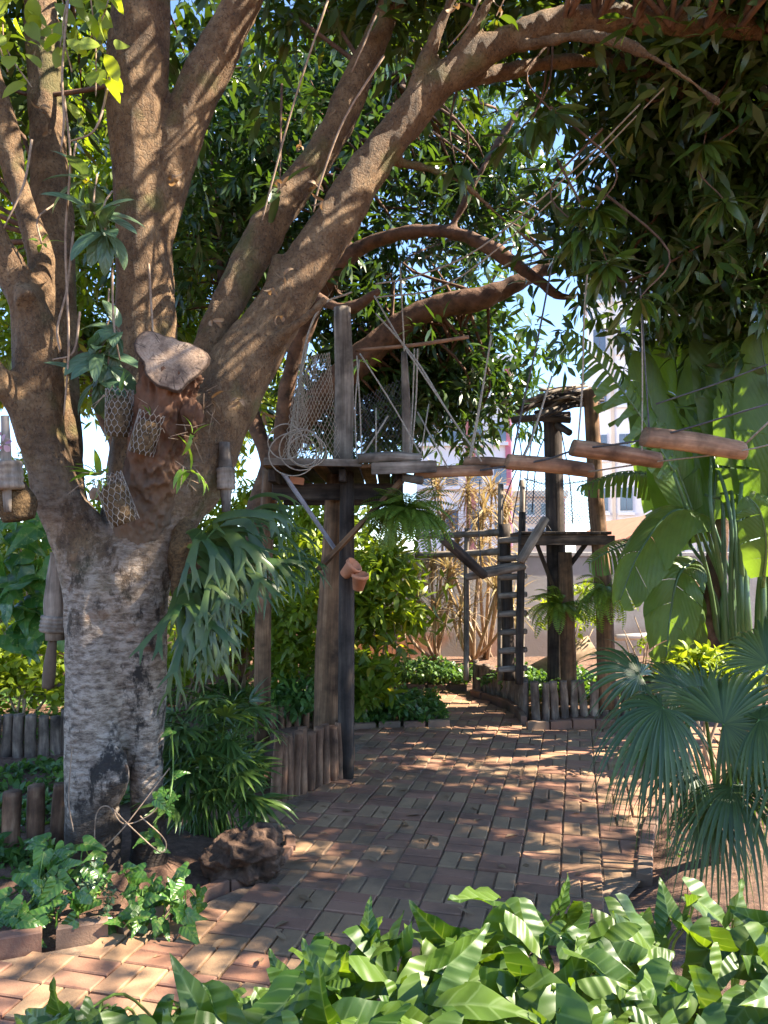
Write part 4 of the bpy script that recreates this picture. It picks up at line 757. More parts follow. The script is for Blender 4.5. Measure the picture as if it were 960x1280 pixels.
# bits on the ground by the wall
MB().add(*tube([at(770, 797, 10.6), at(850, 793, 10.9)], .045, 10, 1)).build('pipe', M['pale']); tag(bpy.data.objects['pipe'], 'pale pipe lying along the foot of the wall', 'pipe')
c = G(832, 792, .25); prf = [(0, 0), (.10, 0), (.15, .22), (.165, .22), (.165, .27), (.14, .27), (.10, .05), (0.001, .05)]; n_ = 20
V = [(c[0] + math.cos(t_) * r_, 10.4 + math.sin(t_) * r_, .18 + h) for r_, h in prf for t_ in np.arange(n_) * 2 * math.pi / n_]
tag(MB().add(V, [np.array([[k * n_ + j, k * n_ + (j + 1) % n_, (k + 1) * n_ + (j + 1) % n_, (k + 1) * n_ + j] for k in range(7) for j in range(n_)])]).build('flower_pot', M['terra']), 'round brown pot standing against the grey wall', 'pot')
tag(MB().add(*tube([G(675 - 22, 850, .1), G(675 - 20, 800, .1) * np.array((1, 0, 0)) + np.array((0, 9, .55))], [.12, .11], 14, 3, True, .1)).build('clay_column', M['cane']), 'short pale stump behind the ladder foot', 'stump')

# ---------------------------------------------------------------- epiphytes and mounts on the big tree
def hexbasket(label, px, py, d, wpx, hpx, tilt, moss=True):
    c = at(px, py, d); Rr, H = pr(wpx / 2, d), pr(hpx, d); t = thing('wire_basket', label, 'basket', c); Mx = np.array(frame((math.sin(tilt), -.12, math.cos(tilt))))
    mb = MB(); na = 14; st = 2 * math.pi / na; rows = int(H / (Rr * st * .95)); q = lambda a, h: c + Mx @ np.array((math.cos(a) * Rr, math.sin(a) * Rr, h - H / 2))
    for r_ in range(rows + 1):
        h = r_ * H / rows; hs = H / rows
        for k in range(na):
            a = (k + (r_ % 2) * .5) * st
            for A, Bq in ((q(a, h), q(a, h + hs * .45)), (q(a, h + hs * .45), q(a + st / 2, h + hs)), (q(a, h + hs * .45), q(a - st / 2, h + hs))): mb.add(*tube([A, Bq], .0018, 3, 1, False))
    mb.build('wire_mesh', M['wire'], t, kind='stuff')
    if moss: MB().add(*tube([c + Mx @ np.array((0, 0, h)) for h in (-H * .5, -H * .3, H * .2, H * .42)], [Rr * .7, Rr * .9, Rr * .9, Rr * .6], 14, 4, True, .25, 9)).build('moss_fill', M['moss'], t)
    return c + Mx @ np.array((0, 0, H / 2))
def orchid(label, base, n, L, W, dirs=(0, -.3, .6), bulbs=True, mat='orchid', spread=.8, bend=.9):
    t = thing('orchid', label, 'orchid', base); base = np.asarray(base, float); D = unit(rdir(n) * spread + np.array(dirs)); mats = M[mat]
    for k in range(n): MB().add(*leaves((base + D[k] * .015)[None], D[k][None], upn(D[k][None], .3), L * random.uniform(.7, 1.2), W, bend * random.uniform(.5, 1.3), 6, 3, 'strap', .3)).build('leaf', mats, t)
    if bulbs:
        mb = MB()
        for k in range(7): p = base + rng.normal(size=3) * .03; mb.add(*tube([p, p + rdir(1)[0] * .08 + np.array((0, 0, -.03))], [.003, .0015], 4, 1, False))
        mb.build('roots', M['twig'], t, kind='stuff')
    return t
top = hexbasket('upright wire basket hanging beside the sawn limb', 149, 520, 3.62, 34, 52, .05); orchid('orchid shoot with one bright upright leaf in the upright basket', top, 4, .11, .022, (0, 0, 1.2), spread=.35, bend=.4)
top = hexbasket('tilted hexagonal wire basket low on the left fork', 147, 628, 3.5, 36, 56, -.35); orchid('leafy green orchid growing from the tilted wire basket', top + np.array((-.05, 0, .02)), 11, .13, .032, (-.5, -.2, .4))
top = hexbasket('crushed dark wire basket against the sawn limb', 182, 545, 3.56, 32, 46, .3); orchid('thin orchid seedling in the crushed basket', top, 4, .07, .012, (0, 0, 1), spread=.5)
orchid('orchid with drooping pale striped leaves on the sawn limb', at(237, 590, 3.62), 6, .17, .035, (.2, -.4, .0), spread=.5, bend=1.6)
orchid('dried orchid tangle on the right fork', at(262, 500, 3.8), 5, .09, .014, (.3, -.4, .1), mat='dry')
orchid('small bulbous orchid tied below the stump face', at(240, 545, 3.58), 4, .09, .02, (.3, -.5, -.1), bend=1.2)
def mount(label, pxs, d, w, wrap=None, mat='greywood'):
    t = thing('wood_mount', label, 'wood mount', at(*pxs[0], d)); a, c = at(*pxs[0], d), at(*pxs[1], d)
    MB().add(*tube([a, (a + c) / 2, c], [pr(w * .34, d), pr(w / 2, d), pr(w * .4, d)], 12, 6, True, .3, 6, seed=pxs[0][0])).build('block', M[mat], t)
    if wrap:
        a, c = at(*wrap[0], d), at(*wrap[1], d); b_ = MB()
        P = [a + (c - a) * u for u in np.linspace(0, 1, 9)]; b_.add(*tube(P, [pr(wrap[2] / 2, d) * (1 + .08 * (k % 2)) for k in range(9)], 14, 2, True, .06, 20)); b_.build('sisal_wrap', M['sisal'], t)
mount('upright weathered mount with sisal wrap on the right fork', ((283, 640), (281, 553)), 3.92, 17, ((283, 612), (282, 585), 22))
mount('stubby mount bound with a thick sisal roll beside the left limb', ((10, 640), (6, 520)), 3.45, 13, ((10, 612), (7, 578), 38))
mount('small cut wood block tied in the left fork', ((118, 625), (122, 610)), 3.6, 16, None, 'cut')
mount('pale hanging bark slab with knot hole behind the trunk', ((72, 690), (70, 800)), 3.98, 28, ((68, 790), (70, 770), 34), 'sisal')
mount('broken orange brown bark strip under the hanging slab', ((66, 800), (60, 860)), 3.98, 16, None, 'stump')
mount('dark root ball hanging behind the left limb', ((16, 605), (24, 650)), 3.55, 46, None, 'moss')
t = thing('orchid_flower', 'pale purple orchid flower beside the sisal roll', 'flower', at(4, 560, 3.4))
for k in range(9): D = unit(rdir(1) * .8 + np.array((0, -.6, 0))); MB().add(*leaves(at(4 + random.gauss(0, 5), 558 + random.gauss(0, 12), 3.4)[None], D, rdir(1), .04, .028, .4, 4, 3, 'oval', .1)).build('petal', M['purple'], t)
# broad epiphyte rosettes
def rosette(label, pts, n, L, W, mat='epi', name='epiphyte', dirs=(0, -.35, -.35), cat='epiphyte'):
    t = thing(name, label, cat, at(*pts[0]))
    for (x, y, d) in pts:
        c = at(x, y, d); D = unit(rdir(n) + np.array(dirs))
        for k in range(n): MB().add(*leaves(c[None] + D[k] * .02, D[k][None], unit(upn(D[k][None], .2) + np.array((.1, -1.2, .5))), L * random.uniform(.75, 1.2), W * random.uniform(.85, 1.15), random.uniform(.4, 1.2), 8, 3, 'oval', .18)).build('leaf', M[mat], t)
        s = c + np.array((random.gauss(0, .04), .1, .25)); MB().add(*tube([c, (c + s) / 2 + rng.normal(size=3) * .02, s], .005, 5, 4)).build('stem', M['twig'], t)
rosette('grey green broad leaved epiphyte hanging before the upright limb', [(108, 225, 3.7), (118, 268, 3.68), (132, 290, 3.66)], 8, .21, .075)
rosette('dusky broad leaved epiphyte above the upright basket', [(150, 415, 3.75), (125, 440, 3.72), (122, 475, 3.72), (135, 455, 3.7)], 7, .2, .075)
rosette('sparse young epiphyte on the leftmost limb', [(52, 305, 3.7)], 5, .09, .022, 'orchid', dirs=(.3, -.3, .7))
# bare aerial twigs and dried vines
for i_, (lab, ln) in enumerate([('pale dry vine looping down past the leftmost limb', [[(85, 0, 3.7), (78, 90, 3.65), (80, 150, 3.62), (76, 190, 3.62)], [(40, 175, 3.65), (30, 230, 3.62), (5, 285, 3.6)], [(80, 120, 3.65), (88, 200, 3.65), (82, 300, 3.65), (86, 430, 3.62), (80, 520, 3.62)]]),
                                ('dry vine twigs hanging above the upright basket', [[(138, 95, 3.8), (120, 160, 3.75), (85, 178, 3.75)], [(92, 290, 3.7), (84, 360, 3.66), (72, 410, 3.64), (75, 440, 3.62)], [(100, 390, 3.66), (92, 440, 3.64), (65, 450, 3.62)], [(140, 300, 3.75), (142, 400, 3.7), (150, 450, 3.68)], [(186, 330, 3.9), (190, 395, 3.85), (192, 420, 3.8)]]),
                                ('long dry aerial root dangling across the right limbs', [[(410, 0, 4.1), (370, 120, 4.1), (345, 210, 4.08), (328, 275, 4.05)], [(480, 70, 4.0), (430, 150, 4.05), (400, 230, 4.05), (392, 265, 4.05)], [(600, 0, 4.1), (585, 30, 4.1), (560, 60, 4.2)], [(470, 20, 4.1), (440, 90, 4.1)]])]):
    t = thing('dry_vine', lab, 'vine', at(*ln[0][0]))
    for l in ln: MB().add(*tube([at(*p) for p in l], [.007, *[.006] * (len(l) - 2), .004], 5, 6)).build('stem', M['twig'], t)

# ---------------------------------------------------------------- plants
def arrow_leaf(lobe=.3, wid=.42, curl=.25, fold=.3, wave=.04, seed=0.0, nr=13):
    u = np.linspace(0, 1, nr)
    ou = np.array([0, .12, .25, .4, .6, .8, .92, 1]); ox = np.array([.2, wid * .9, wid, wid * .86, wid * .56, wid * .25, .045, 0]); oy = np.array([-lobe, -lobe * .75, -.02, .2, .48, .77, .93, 1.0])
    O = np.stack([np.interp(u, ou, ox), np.interp(u, ou, oy)], 1); k = np.clip(u / .22, 0, 1)
    I = np.stack([.2 * (1 - k), np.where(u < .22, -lobe * (1 - k), (u - .22) / .78)], 1); Mi = (O + I) / 2
    V, Q, g = [], [], []
    for s in (1, -1):
        off = len(V)
        for r_ in range(nr):
            for c_, P in enumerate((I, Mi, O)):
                x, y = P[r_]; z = fold * x - curl * max(y, 0) ** 2 - .15 * min(y, 0) ** 2 + wave * math.sin(u[r_] * 17 + seed + s) * (c_ / 2) ** 2 - .25 * x * x / wid
                V.append((s * x, y, z)); g.append((s * x / wid, y, 0))
        for r_ in range(nr - 1):
            for c_ in range(2):
                a = off + r_ * 3 + c_; f = [a, a + 1, a + 4, a + 3]; Q.append(f if s > 0 else f[::-1])
    return np.array(V), [np.array(Q)], np.array(g)
def basis(p, tip, nrm, sc):
    y = Vector(tip).normalized(); z = Vector(nrm); z = (z - y * z.dot(y)).normalized(); x = y.cross(z)
    m = Matrix((x * sc, y * sc, z * sc)).transposed().to_4x4(); m.translation = Vector(p); return m
syn = [MB().add(*arrow_leaf(.34, .38, c, f, .045, k * 1.7)).mesh('leaf', M['syng']) for k, (c, f) in enumerate([(.2, .3), (.4, .1), (.15, .5), (.6, .35), (.3, .0), (.25, .7), (.1, .4)])]
pot = [MB().add(*arrow_leaf(.16, .38, c, f, .03, k)).mesh('leaf', M['pothos']) for k, (c, f) in enumerate([(.3, .25), (.5, .1), (.2, .4), (.4, .3)])]

# arrowhead plants along the front edge
oxs = [40, 70, 160, 240, 330, 370, 440, 490, 540, 590, 640, 700, 780, 860, 960, 1040]; oys = [1262, 1246, 1262, 1258, 1225, 1182, 1150, 1135, 1160, 1122, 1112, 1118, 1100, 1120, 1145, 1160]
roots = [120, 235, 340, 430, 510, 590, 670, 750, 830, 910, 985]
sides = ['beside the sunny bricks', 'at the thin end of the clump', 'with a curled bright leaf', 'with upright pale leaves', 'in front of the brick path', 'with broad veined leaves', 'with tall folded leaves', 'with narrow lit leaves', 'in front of the fan palm bed', 'spreading over bare soil', 'at the soil end of the clump']
plants = []
for k, x in enumerate(roots):
    p = G(x, 1330 if x > 300 else 1345); plants.append((thing('arrowhead_plant', 'glossy arrowhead plant with pale veins ' + sides[k], 'plant', p, 'arrowhead plants along the near edge'), p))
cnt = {k: 0 for k in range(len(roots))}; N_ = 0
while N_ < 310:
    x = random.uniform(45, 1010); ot = np.interp(x, oxs, oys) + random.gauss(0, 8); y = ot + 14 + (1335 - ot) * random.random() ** 1.15
    if x < 330 and y > 1315: continue
    d = 2.12 - (y - 1100) / 235 * .62 + random.gauss(0, .05); d = max(d, 1.42); p = at(x, y, d)
    k = int(np.argmin([abs(x - r_) for r_ in roots])); th, rp = plants[k]
    edge = y < ot + 45
    y += 4 if edge else 0; p = at(x, y, d); up_ = random.random() < (.22 if edge else .07)
    if up_:      # young upright leaves
        tip = np.array((random.gauss(0, .55), random.gauss(-.1, .45), random.uniform(.15, .75))); nrm = unit(np.array((random.gauss(0, .6), -.9, random.gauss(.2, .3))))
    else:                                              # mature leaves, tip hanging outwards
        sg = random.choice((-1, 1)); tip = np.array((sg * random.uniform(.1, 1.1), random.gauss(-.35, .45), random.gauss(-.4, .35))); nrm = unit(np.array((random.gauss(0, .45), random.gauss(-.5, .35), .8 + random.gauss(0, .25))))
    L_ = random.choice((random.uniform(.06, .11), random.uniform(.1, .175), random.uniform(.1, .175))) * (1.3 if x > 350 else 1.0) * (.8 if up_ else 1); link('leaf', random.choice(syn), th, M=basis(p, tip, nrm, L_ / 1.2))
    root = rp + np.array((random.gauss(0, .08), random.gauss(.1, .08), -.02)); root[1] = max(root[1], .9)
    m_ = (p * .6 + root * .4) + np.array((0, 0.02, .06)); MB().add(*tube([root, m_, p + np.array((0, 0, -.004))], [.005, .004, .0028], 5, 4, False)).build('stalk', M['stalk'], th)
    N_ += 1

# pothos round the trunk foot
def pothos(label, regs, n, s=(.075, .12), dfun=None, meshes=None, group=None, name='pothos_plant', stems=True):
    th = thing(name, label, 'plant', at((regs[0][0] + regs[0][2]) / 2, regs[0][3], dfun(regs[0][3])), group); pts = []
    ar = np.array([(r_[2] - r_[0]) * (r_[3] - r_[1]) for r_ in regs], float); ar /= ar.sum()
    for k in range(n):
        r_ = regs[rng.choice(len(regs), p=ar)]; x, y = random.uniform(r_[0], r_[2]), random.uniform(r_[1], r_[3]); p = at(x, y, dfun(y) + random.gauss(0, .05)); p[2] = max(p[2], .05)
        tip = np.array((random.gauss(0, .7), random.gauss(-.35, .4), random.gauss(-.35, .45))); nrm = unit(np.array((random.gauss(0, .4), -.75 + random.gauss(0, .3), .75 + random.gauss(0, .25))))
        link('leaf', random.choice(meshes or pot), th, M=basis(p, tip, nrm, random.uniform(*s))); pts.append(p)
    if stems:
        pts = sorted(pts, key=lambda q: q[0]); mb = MB()
        for k in range(0, len(pts) - 2, 2): mb.add(*tube([pts[k], (pts[k] + pts[k + 2]) / 2 + np.array((0, .05, -.04)), pts[k + 2]], .0035, 4, 4, False))
        mb.build('stems', M['stalk'], th, kind='stuff')
    return th
df = lambda y: 3.3 + (1165 - y) * .0028
pothos('variegated pothos climbing at the left foot of the big trunk', [(20, 1030, 75, 1165), (60, 1050, 130, 1160), (0, 1105, 60, 1170), (92, 1075, 135, 1110)], 62, (.08, .125), df)
pothos('pothos clump spilling over the edging at the right foot of the trunk', [(150, 1085, 235, 1165), (165, 1110, 262, 1150)], 52, (.065, .105), df)
pothos('pothos shoot climbing the right side of the pale trunk', [(196, 965, 222, 1010), (205, 900, 215, 960), (175, 1035, 200, 1060)], 16, (.055, .085), lambda y: 3.72)
t = thing('vine_tangle', 'bare yellow vine loops round the foot of the pale trunk', 'vine', at(160, 1050, 3.6))
for l in [[(118, 1075, 3.6), (120, 1020, 3.6), (135, 1008, 3.6), (155, 1030, 3.6), (185, 1020, 3.62), (205, 1000, 3.65)], [(140, 1010, 3.6), (165, 1035, 3.58), (200, 1065, 3.6), (206, 1050, 3.62), (175, 1020, 3.6)], [(90, 935, 3.66), (86, 1000, 3.6), (92, 1040, 3.58)], [(130, 1060, 3.6), (150, 1040, 3.58), (170, 1015, 3.6), (212, 960, 3.7)]]: MB().add(*tube([at(*p) for p in l], .0032, 5, 8)).build('stem', M['twig'], t)
t = thing('succulent', 'small dusty succulent rosettes among the pothos', 'plant', G(125, 1160))
for k in range(14):
    c = at(random.uniform(100, 140), random.uniform(1085, 1165), 3.32); n_ = 9; D = unit(rdir(n_) * .9 + np.array((0, -.3, .4))); MB().add(*leaves(np.repeat(c[None], n_, 0), D, upn(D), .035, .012, .3, 3, 3, 'oval', .2)).build('rosette', M['epi'], t)
bigp = [MB().add(*arrow_leaf(.12, .36, c, .15, .05, k)).mesh('leaf', M['pothos']) for k, c in enumerate((.35, .5, .25))]
pothos('large leaved climber behind the big trunk at the garden edge', [(-40, 640, 75, 800)], 34, (.22, .36), lambda y: 5.6, bigp, name='climbing_plant')

# staghorn fern
def strip(mb, pts, S_, ws, ns=None):
    pts = np.array(pts); n = len(pts); ws = np.array(ws)[:, None]; S_ = np.array(S_); N2 = unit(np.cross(np.gradient(pts, axis=0), S_))
    V = np.stack([pts - S_ * ws + N2 * ws * .25, pts, pts + S_ * ws + N2 * ws * .25], 1).reshape(-1, 3); i = np.arange(n - 1)[:, None]; j = np.arange(2)[None]
    g = np.stack([np.tile((-1., 0, 1.), n), np.repeat(np.linspace(0, 1, n), 3), np.zeros(n * 3)], 1)
    mb.add(V, [np.stack([i * 3 + j, i * 3 + j + 1, i * 3 + j + 4, i * 3 + j + 3], -1).reshape(-1, 4)], g)
def stag(mb, p, d, s, L, w, dep, gdrop):
    n = 5; P = [p]; Ss = [s]; W_ = [w * (.45 if dep == 3 else .8)]; step = L / n
    for k in range(n):
        d = unit(d + np.array((0, 0, -gdrop)) * .16 + rng.normal(size=3) * .03); p = p + d * step; s = unit(s - d * np.dot(s, d)); P.append(p); Ss.append(s); W_.append(w * ((.6 + .45 * (k + 1) / n) if dep else (1 - .85 * (k + 1) / n)))
    strip(mb, P, Ss, W_)
    if dep:
        for q in (-1, 1):
            a = random.uniform(.25, .75) * q; d2 = unit(d * math.cos(a) + s * math.sin(a)); s2 = unit(s * math.cos(a) - d * math.sin(a)); stag(mb, p - d * w * .3 + s * q * w * .35, d2, s2, L * random.uniform(.55, .95), w * .66, dep - 1, gdrop)
sf = thing('staghorn_fern', 'big staghorn fern with drooping forked fronds on the trunk side', 'fern', at(245, 700, 3.8))
for k in range(40):
    u = random.random(); o = at(225 + 60 * random.random() * (1 - u * .6), 655 + 100 * u, 3.78 + random.gauss(0, .06)); az = random.uniform(-1.3, 1.3); d = unit(np.array((math.cos(az) * (.9 if u < .5 else .45) , -.35 + math.sin(az) * .55, .45 * (1 - u) - .35 * u + random.gauss(0, .15)))); s = unit(np.cross(d, np.array((random.gauss(0, .3), -.6, .7)))); mb = MB()
    stag(mb, o, d, s, random.uniform(.12, .21), random.uniform(.026, .05), random.choice((2, 3, 3)), random.uniform(.4, 1.7)); mb.build('frond', M['stag'], sf)
MB().add(*tube([at(226, 640, 3.9), at(232, 690, 3.88), at(226, 760, 3.92)], [.03, .085, .03], 14, 6, True, .5, 9)).build('root_mass', M['moss'], sf)
for k, (x, y, d) in enumerate([(345, 640, 4.6), (372, 690, 4.8)]):
    mb = None
    for q in range(8):
        o = at(x - 25 + random.gauss(0, 8), y + random.gauss(0, 12), d); dd_ = unit((random.uniform(.2, 1), random.uniform(-.6, .3), random.uniform(-.1, .7))); s = unit(np.cross(dd_, (0.1, -.6, .7))); m_ = MB(); stag(m_, o, dd_, s, random.uniform(.12, .17), .02, 2, 1.1); m_.build('frond', M['stag'], sf)

# lady palm
lp_ = []
for v in range(5):
    n_ = 9; th = np.linspace(-1.25, 1.25, n_); D = np.stack([np.sin(th), np.cos(th), rng.normal(size=n_) * .08], 1)
    lp_.append(MB().add(*leaves(np.zeros((n_, 3)), D, np.tile((0, 0, 1.), (n_, 1)), (1 - .22 * np.abs(th) / 1.25) * rng.uniform(.9, 1.1, n_), .105, rng.uniform(.5, 1.1, n_), 6, 3, 'strap', .35, 1.5)).mesh('palm_leaf', M['lady']))
lady = thing('lady_palm', 'dense clump of dark fan leaved lady palm beside the rock', 'palm', G(270, 1060, .03))
lb_ = G(262, 1045, .03)
for k in range(96):
    x, y = random.uniform(208, 325), random.uniform(872, 1022); 
    if abs(x - 268) / 75 + max(0, (y - 985)) / 140 > .95: continue
    p = at(x, y, 4.3 + random.gauss(0, .14)); out = unit(p - np.array((lb_[0], lb_[1] + .15, p[2] - .12)) + rng.normal(size=3) * .12); out = unit(out + np.array((0, -.15, -.1)))
    link('palm_leaf', random.choice(lp_), lady, M=basis(p, out, unit(np.array((random.gauss(0, .25), -.4, .9))), random.uniform(.16, .26)))
    if k % 2 == 0: MB().add(*tube([np.array((lb_[0] + random.gauss(0, .1), lb_[1] + random.gauss(.05, .08), 0)), (p + lb_) / 2 + np.array((0, .06, .15)), p], [.007, .005, .003], 5, 5, False)).build('cane', M['stalk'], lady)

# red rock
n1, n2 = 110, 66; c = G(300, 1108) + np.array((0, .13, .10)); V = []
for i_ in range(n2 + 1):
    for j_ in range(n1):
        ph, th = math.pi * i_ / n2, 2 * math.pi * j_ / n1; v = np.array((math.sin(ph) * math.cos(th), math.sin(ph) * math.sin(th), math.cos(ph)))
        vs = v * np.array((1, 1, .55)); r_ = 1 + .38 * nz(v, 1.3, 3) + .22 * (.5 - abs(nz(vs, 2.6, 7)) * 2) - .22 * max(0, nz(vs, 4.2, 1)) - .10 * abs(nz(vs, 9, 4)) + .03 * nz(v, 20, 2); r_ *= 1 / max(abs(v[0]) ** 3 + abs(v[1]) ** 3 + abs(v[2]) ** 3, .3) ** .22
        V.append(c + v * r_ * np.array((.175, .15, .115)))
rq = [[i_ * n1 + j_, (i_ + 1) * n1 + j_, (i_ + 1) * n1 + (j_ + 1) % n1, i_ * n1 + (j_ + 1) % n1] for i_ in range(n2) for j_ in range(n1)]
tag(MB().add(V, [np.array(rq)]).build('rock', M['rock']), 'pitted red brown rock beside the path edge under the lady palm', 'rock')

# fan palm
def fan_frond(th, hub, axis, nrm, Rr, n=40, span=2.35, grav=.5, root=None):
    axis = unit(np.array(axis, float)); nrm = np.array(nrm, float); nrm = unit(nrm - axis * np.dot(axis, nrm)); sd = np.cross(axis, nrm); a = np.linspace(-span, span, n); dl = 2 * span / n
    D = axis * np.cos(a)[:, None] + sd * np.sin(a)[:, None]; L = Rr * (.82 + .18 * np.cos(a)) * rng.uniform(.93, 1.05, n)
    mb = MB().add(*leaves(np.repeat(np.asarray(hub, float)[None], n, 0), D, np.repeat(nrm[None], n, 0) + D * 0, L, 2 * L * .5 * math.tan(dl / 2) * 1.12, rng.uniform(.5, 1.3, n), 9, 3, 'fan', .55, 2.2, rng.uniform(.6, 1.3, n) * grav))
    o = mb.build('frond', M['fan'], th)
    if root is not None: MB().add(*tube([root, (np.asarray(root) + hub) / 2 + np.array((0, .02, .06)), hub], [.013, .01, .007], 7, 5)).build('petiole', M['stalk'], o)
fp = thing('fan_palm', 'fan palm with blue green pleated fronds drooping over the soil bed', 'palm', G(895, 1090))
rt = G(895, 1085) + np.array((0, 0, .18))
for h, ax, nr_, Rr, gv in [((828, 885, 3.35), (-.75, -.45, -.25), (-.1, -.7, .75), .36, .75), ((880, 880, 3.85), (-.05, .35, .95), (.1, -.95, .3), .30, .15), ((905, 905, 3.4), (.75, -.2, .55), (-.45, -.8, .4), .42, .25), ((800, 845, 4.1), (-.9, -.1, .5), (.2, -.6, .75), .40, .3),
                           ((915, 985, 3.3), (.1, -.8, -.3), (0, -.4, .9), .34, .9), ((950, 900, 3.3), (.8, -.4, .3), (-.3, -.4, .85), .38, .7), ((960, 830, 3.9), (.4, .2, .9), (-.5, -.8, .3), .38, .3), ((860, 960, 3.7), (-.7, -.3, .2), (0, -.5, .85), .3, .8), ((930, 950, 3.7), (.2, -.5, .2), (0, -.5, .8), .33, .8), ((845, 860, 4.2), (-.5, .3, .7), (0.2, -.7, .6), .32, .35), ((985, 960, 3.2), (.6, -.6, -.1), (0, -.4, .9), .34, .9), ((820, 925, 3.5), (-.7, -.5, -.4), (-.2, -.6, .7), .26, .9), ((890, 1010, 3.4), (-.5, -.6, -.3), (0, -.5, .85), .26, 1.0)]:
    fan_frond(fp, at(*h), ax, nr_, Rr, grav=gv, root=rt + rng.normal(size=3) * .02)
MB().add(*tube([rt - np.array((0, 0, .25)), rt - np.array((0, 0, .1)), rt + np.array((0, 0, .05))], [.06, .055, .04], 12, 4, True, .2, 12)).build('stem', M['moss'], fp)

# traveller palm
tp = thing('traveller_palm', 'tall fan of paddle leaved traveller palm by the right of the path', 'palm', G(915, 862))
def paddle(pts, W_, nrm, tear=.25, L=None, roots_=None, ns=26, mat='tropic', hang=.35):
    P = spline(np.array([at(*p) for p in pts]), 10); n = len(P); t_ = np.linspace(0, 1, n); Ln = np.linalg.norm(np.diff(P, axis=0), axis=1).sum(); mb = MB(); nrm = np.array(nrm, float)
    ip = lambda u: np.array([np.interp(u, t_, P[:, c_]) for c_ in range(3)])
    for s in (-1, 1):
        u0 = 0.0
        while u0 < .999:
            u1 = min(1.0, u0 + (random.uniform(.025, .06) if tear >= .3 else random.uniform(.12, .4))); off = rng.normal() * tear; m = max(2, int((u1 - u0) * 26) + 1); rows = []; nc = 5
            for u in np.linspace(u0, u1 - (.012 if tear >= .3 else .004), m):
                p = ip(u); q = unit(ip(min(1, u + .03)) - ip(max(0, u - .03))); sd = unit(np.cross(q, nrm)) * s; nn = unit(nrm - q * np.dot(nrm, q))
                wl_ = W_ * .5 * math.sin(math.pi * (.05 + .93 * u) ** .85) ** .5 * (1 + .02 * rng.normal()); D = unit(sd + q * (.25 + .4 * u)); x = np.linspace(0, 1, nc)
                rows.append([p + D * wl_ * xi + nn * wl_ * (.16 * math.sin(math.pi * xi) + off * .5 * xi ** 2) - np.array((0, 0, 1)) * wl_ * (hang + off * .4) * xi ** 2.2 for xi in x])
            g = [(s * xi, u0 + (u1 - u0) * r_ / (m - 1), 0) for r_ in range(m) for xi in np.linspace(0, 1, nc)]
            i_ = np.arange(m - 1)[:, None]; j_ = np.arange(nc - 1)[None, :]; mb.add(np.array(rows).reshape(-1, 3), [np.stack([i_ * nc + j_, i_ * nc + j_ + 1, (i_ + 1) * nc + j_ + 1, (i_ + 1) * nc + j_], -1).reshape(-1, 4)], g); u0 = u1
    o = mb.build('leaf', M[mat], tp)
    MB().add(*tube(P, np.linspace(.016, .005, n), 6, 1)).build('midrib', M['petiole'], o)
    if roots_: MB().add(*tube([at(*p) for p in roots_] + [P[0]], [*np.linspace(.035, .02, len(roots_)), .016], 8, 6)).build('petiole', M['petiole'], o)
R0 = lambda x: [(x, 866, 6.9), (x + 2, 760, 6.8)]
paddle([(842, 590, 6.4), (800, 520, 6.3), (755, 460, 6.2), (706, 412, 6.1)], .62, (.2, -.75, .6), .35, roots_=[(905, 866, 6.9), (885, 720, 6.7)], ns=34)
paddle([(862, 680, 7.0), (858, 580, 7.0), (848, 480, 7.0), (835, 400, 7.0)], .95, (.15, -.95, .2), .12, roots_=R0(912), ns=30, hang=.1)
paddle([(890, 650, 6.8), (900, 540, 6.8), (905, 440, 6.8), (900, 360, 6.8)], .85, (-.2, -.95, .2), .12, roots_=R0(920), hang=.1)
paddle([(935, 660, 6.5), (935, 580, 6.4), (930, 510, 6.4), (925, 450, 6.4)], .55, (-.3, -.9, .3), .1, roots_=R0(932), hang=.1)
paddle([(880, 645, 6.6), (840, 640, 6.4), (800, 690, 6.3), (775, 750, 6.3)], .55, (-.4, -.5, .75), .25, roots_=R0(905), hang=.5)
paddle([(870, 640, 7.2), (830, 600, 7.2), (780, 592, 7.2), (725, 608, 7.2)], .4, (0, -.4, .9), .4, roots_=R0(900), hang=.9)
paddle([(868, 700, 6.7), (848, 720, 6.5), (838, 770, 6.5), (832, 830, 6.5)], .5, (-.5, -.85, .1), .2, roots_=R0(895), hang=.2)
paddle([(850, 690, 7.6), (830, 610, 7.6), (815, 540, 7.6), (800, 470, 7.6)], .5, (-.2, -.95, .2), .2, roots_=[(890, 866, 7.2)], mat='tropic')
paddle([(960, 640, 6.3), (965, 560, 6.2), (960, 480, 6.2), (950, 420, 6.2)], .6, (-.4, -.9, .2), .15, roots_=R0(945), hang=.1)
paddle([(955, 720, 6.2), (958, 680, 6.0), (950, 640, 5.9), (935, 620, 5.9)], .4, (-.3, -.8, .4), .1, roots_=R0(950))
paddle([(920, 600, 6.7), (915, 520, 6.7), (900, 440, 6.7), (880, 370, 6.7)], .8, (.3, -.9, .2), .1, roots_=R0(926), hang=.1)
paddle([(865, 640, 6.7), (840, 570, 6.6), (818, 520, 6.6), (800, 440, 6.6)], .6, (.25, -.9, .3), .18, roots_=R0(910), hang=.15)
paddle([(880, 740, 6.9), (868, 760, 6.7), (862, 800, 6.7), (858, 840, 6.7)], .4, (.4, -.85, .1), .2, roots_=None)
paddle([(812, 690, 7.0), (790, 680, 6.9), (760, 690, 6.8), (735, 705, 6.8)], .4, (0, -.5, .85), .3, roots_=[(890, 866, 7.0), (860, 720, 7.0)], hang=.5)
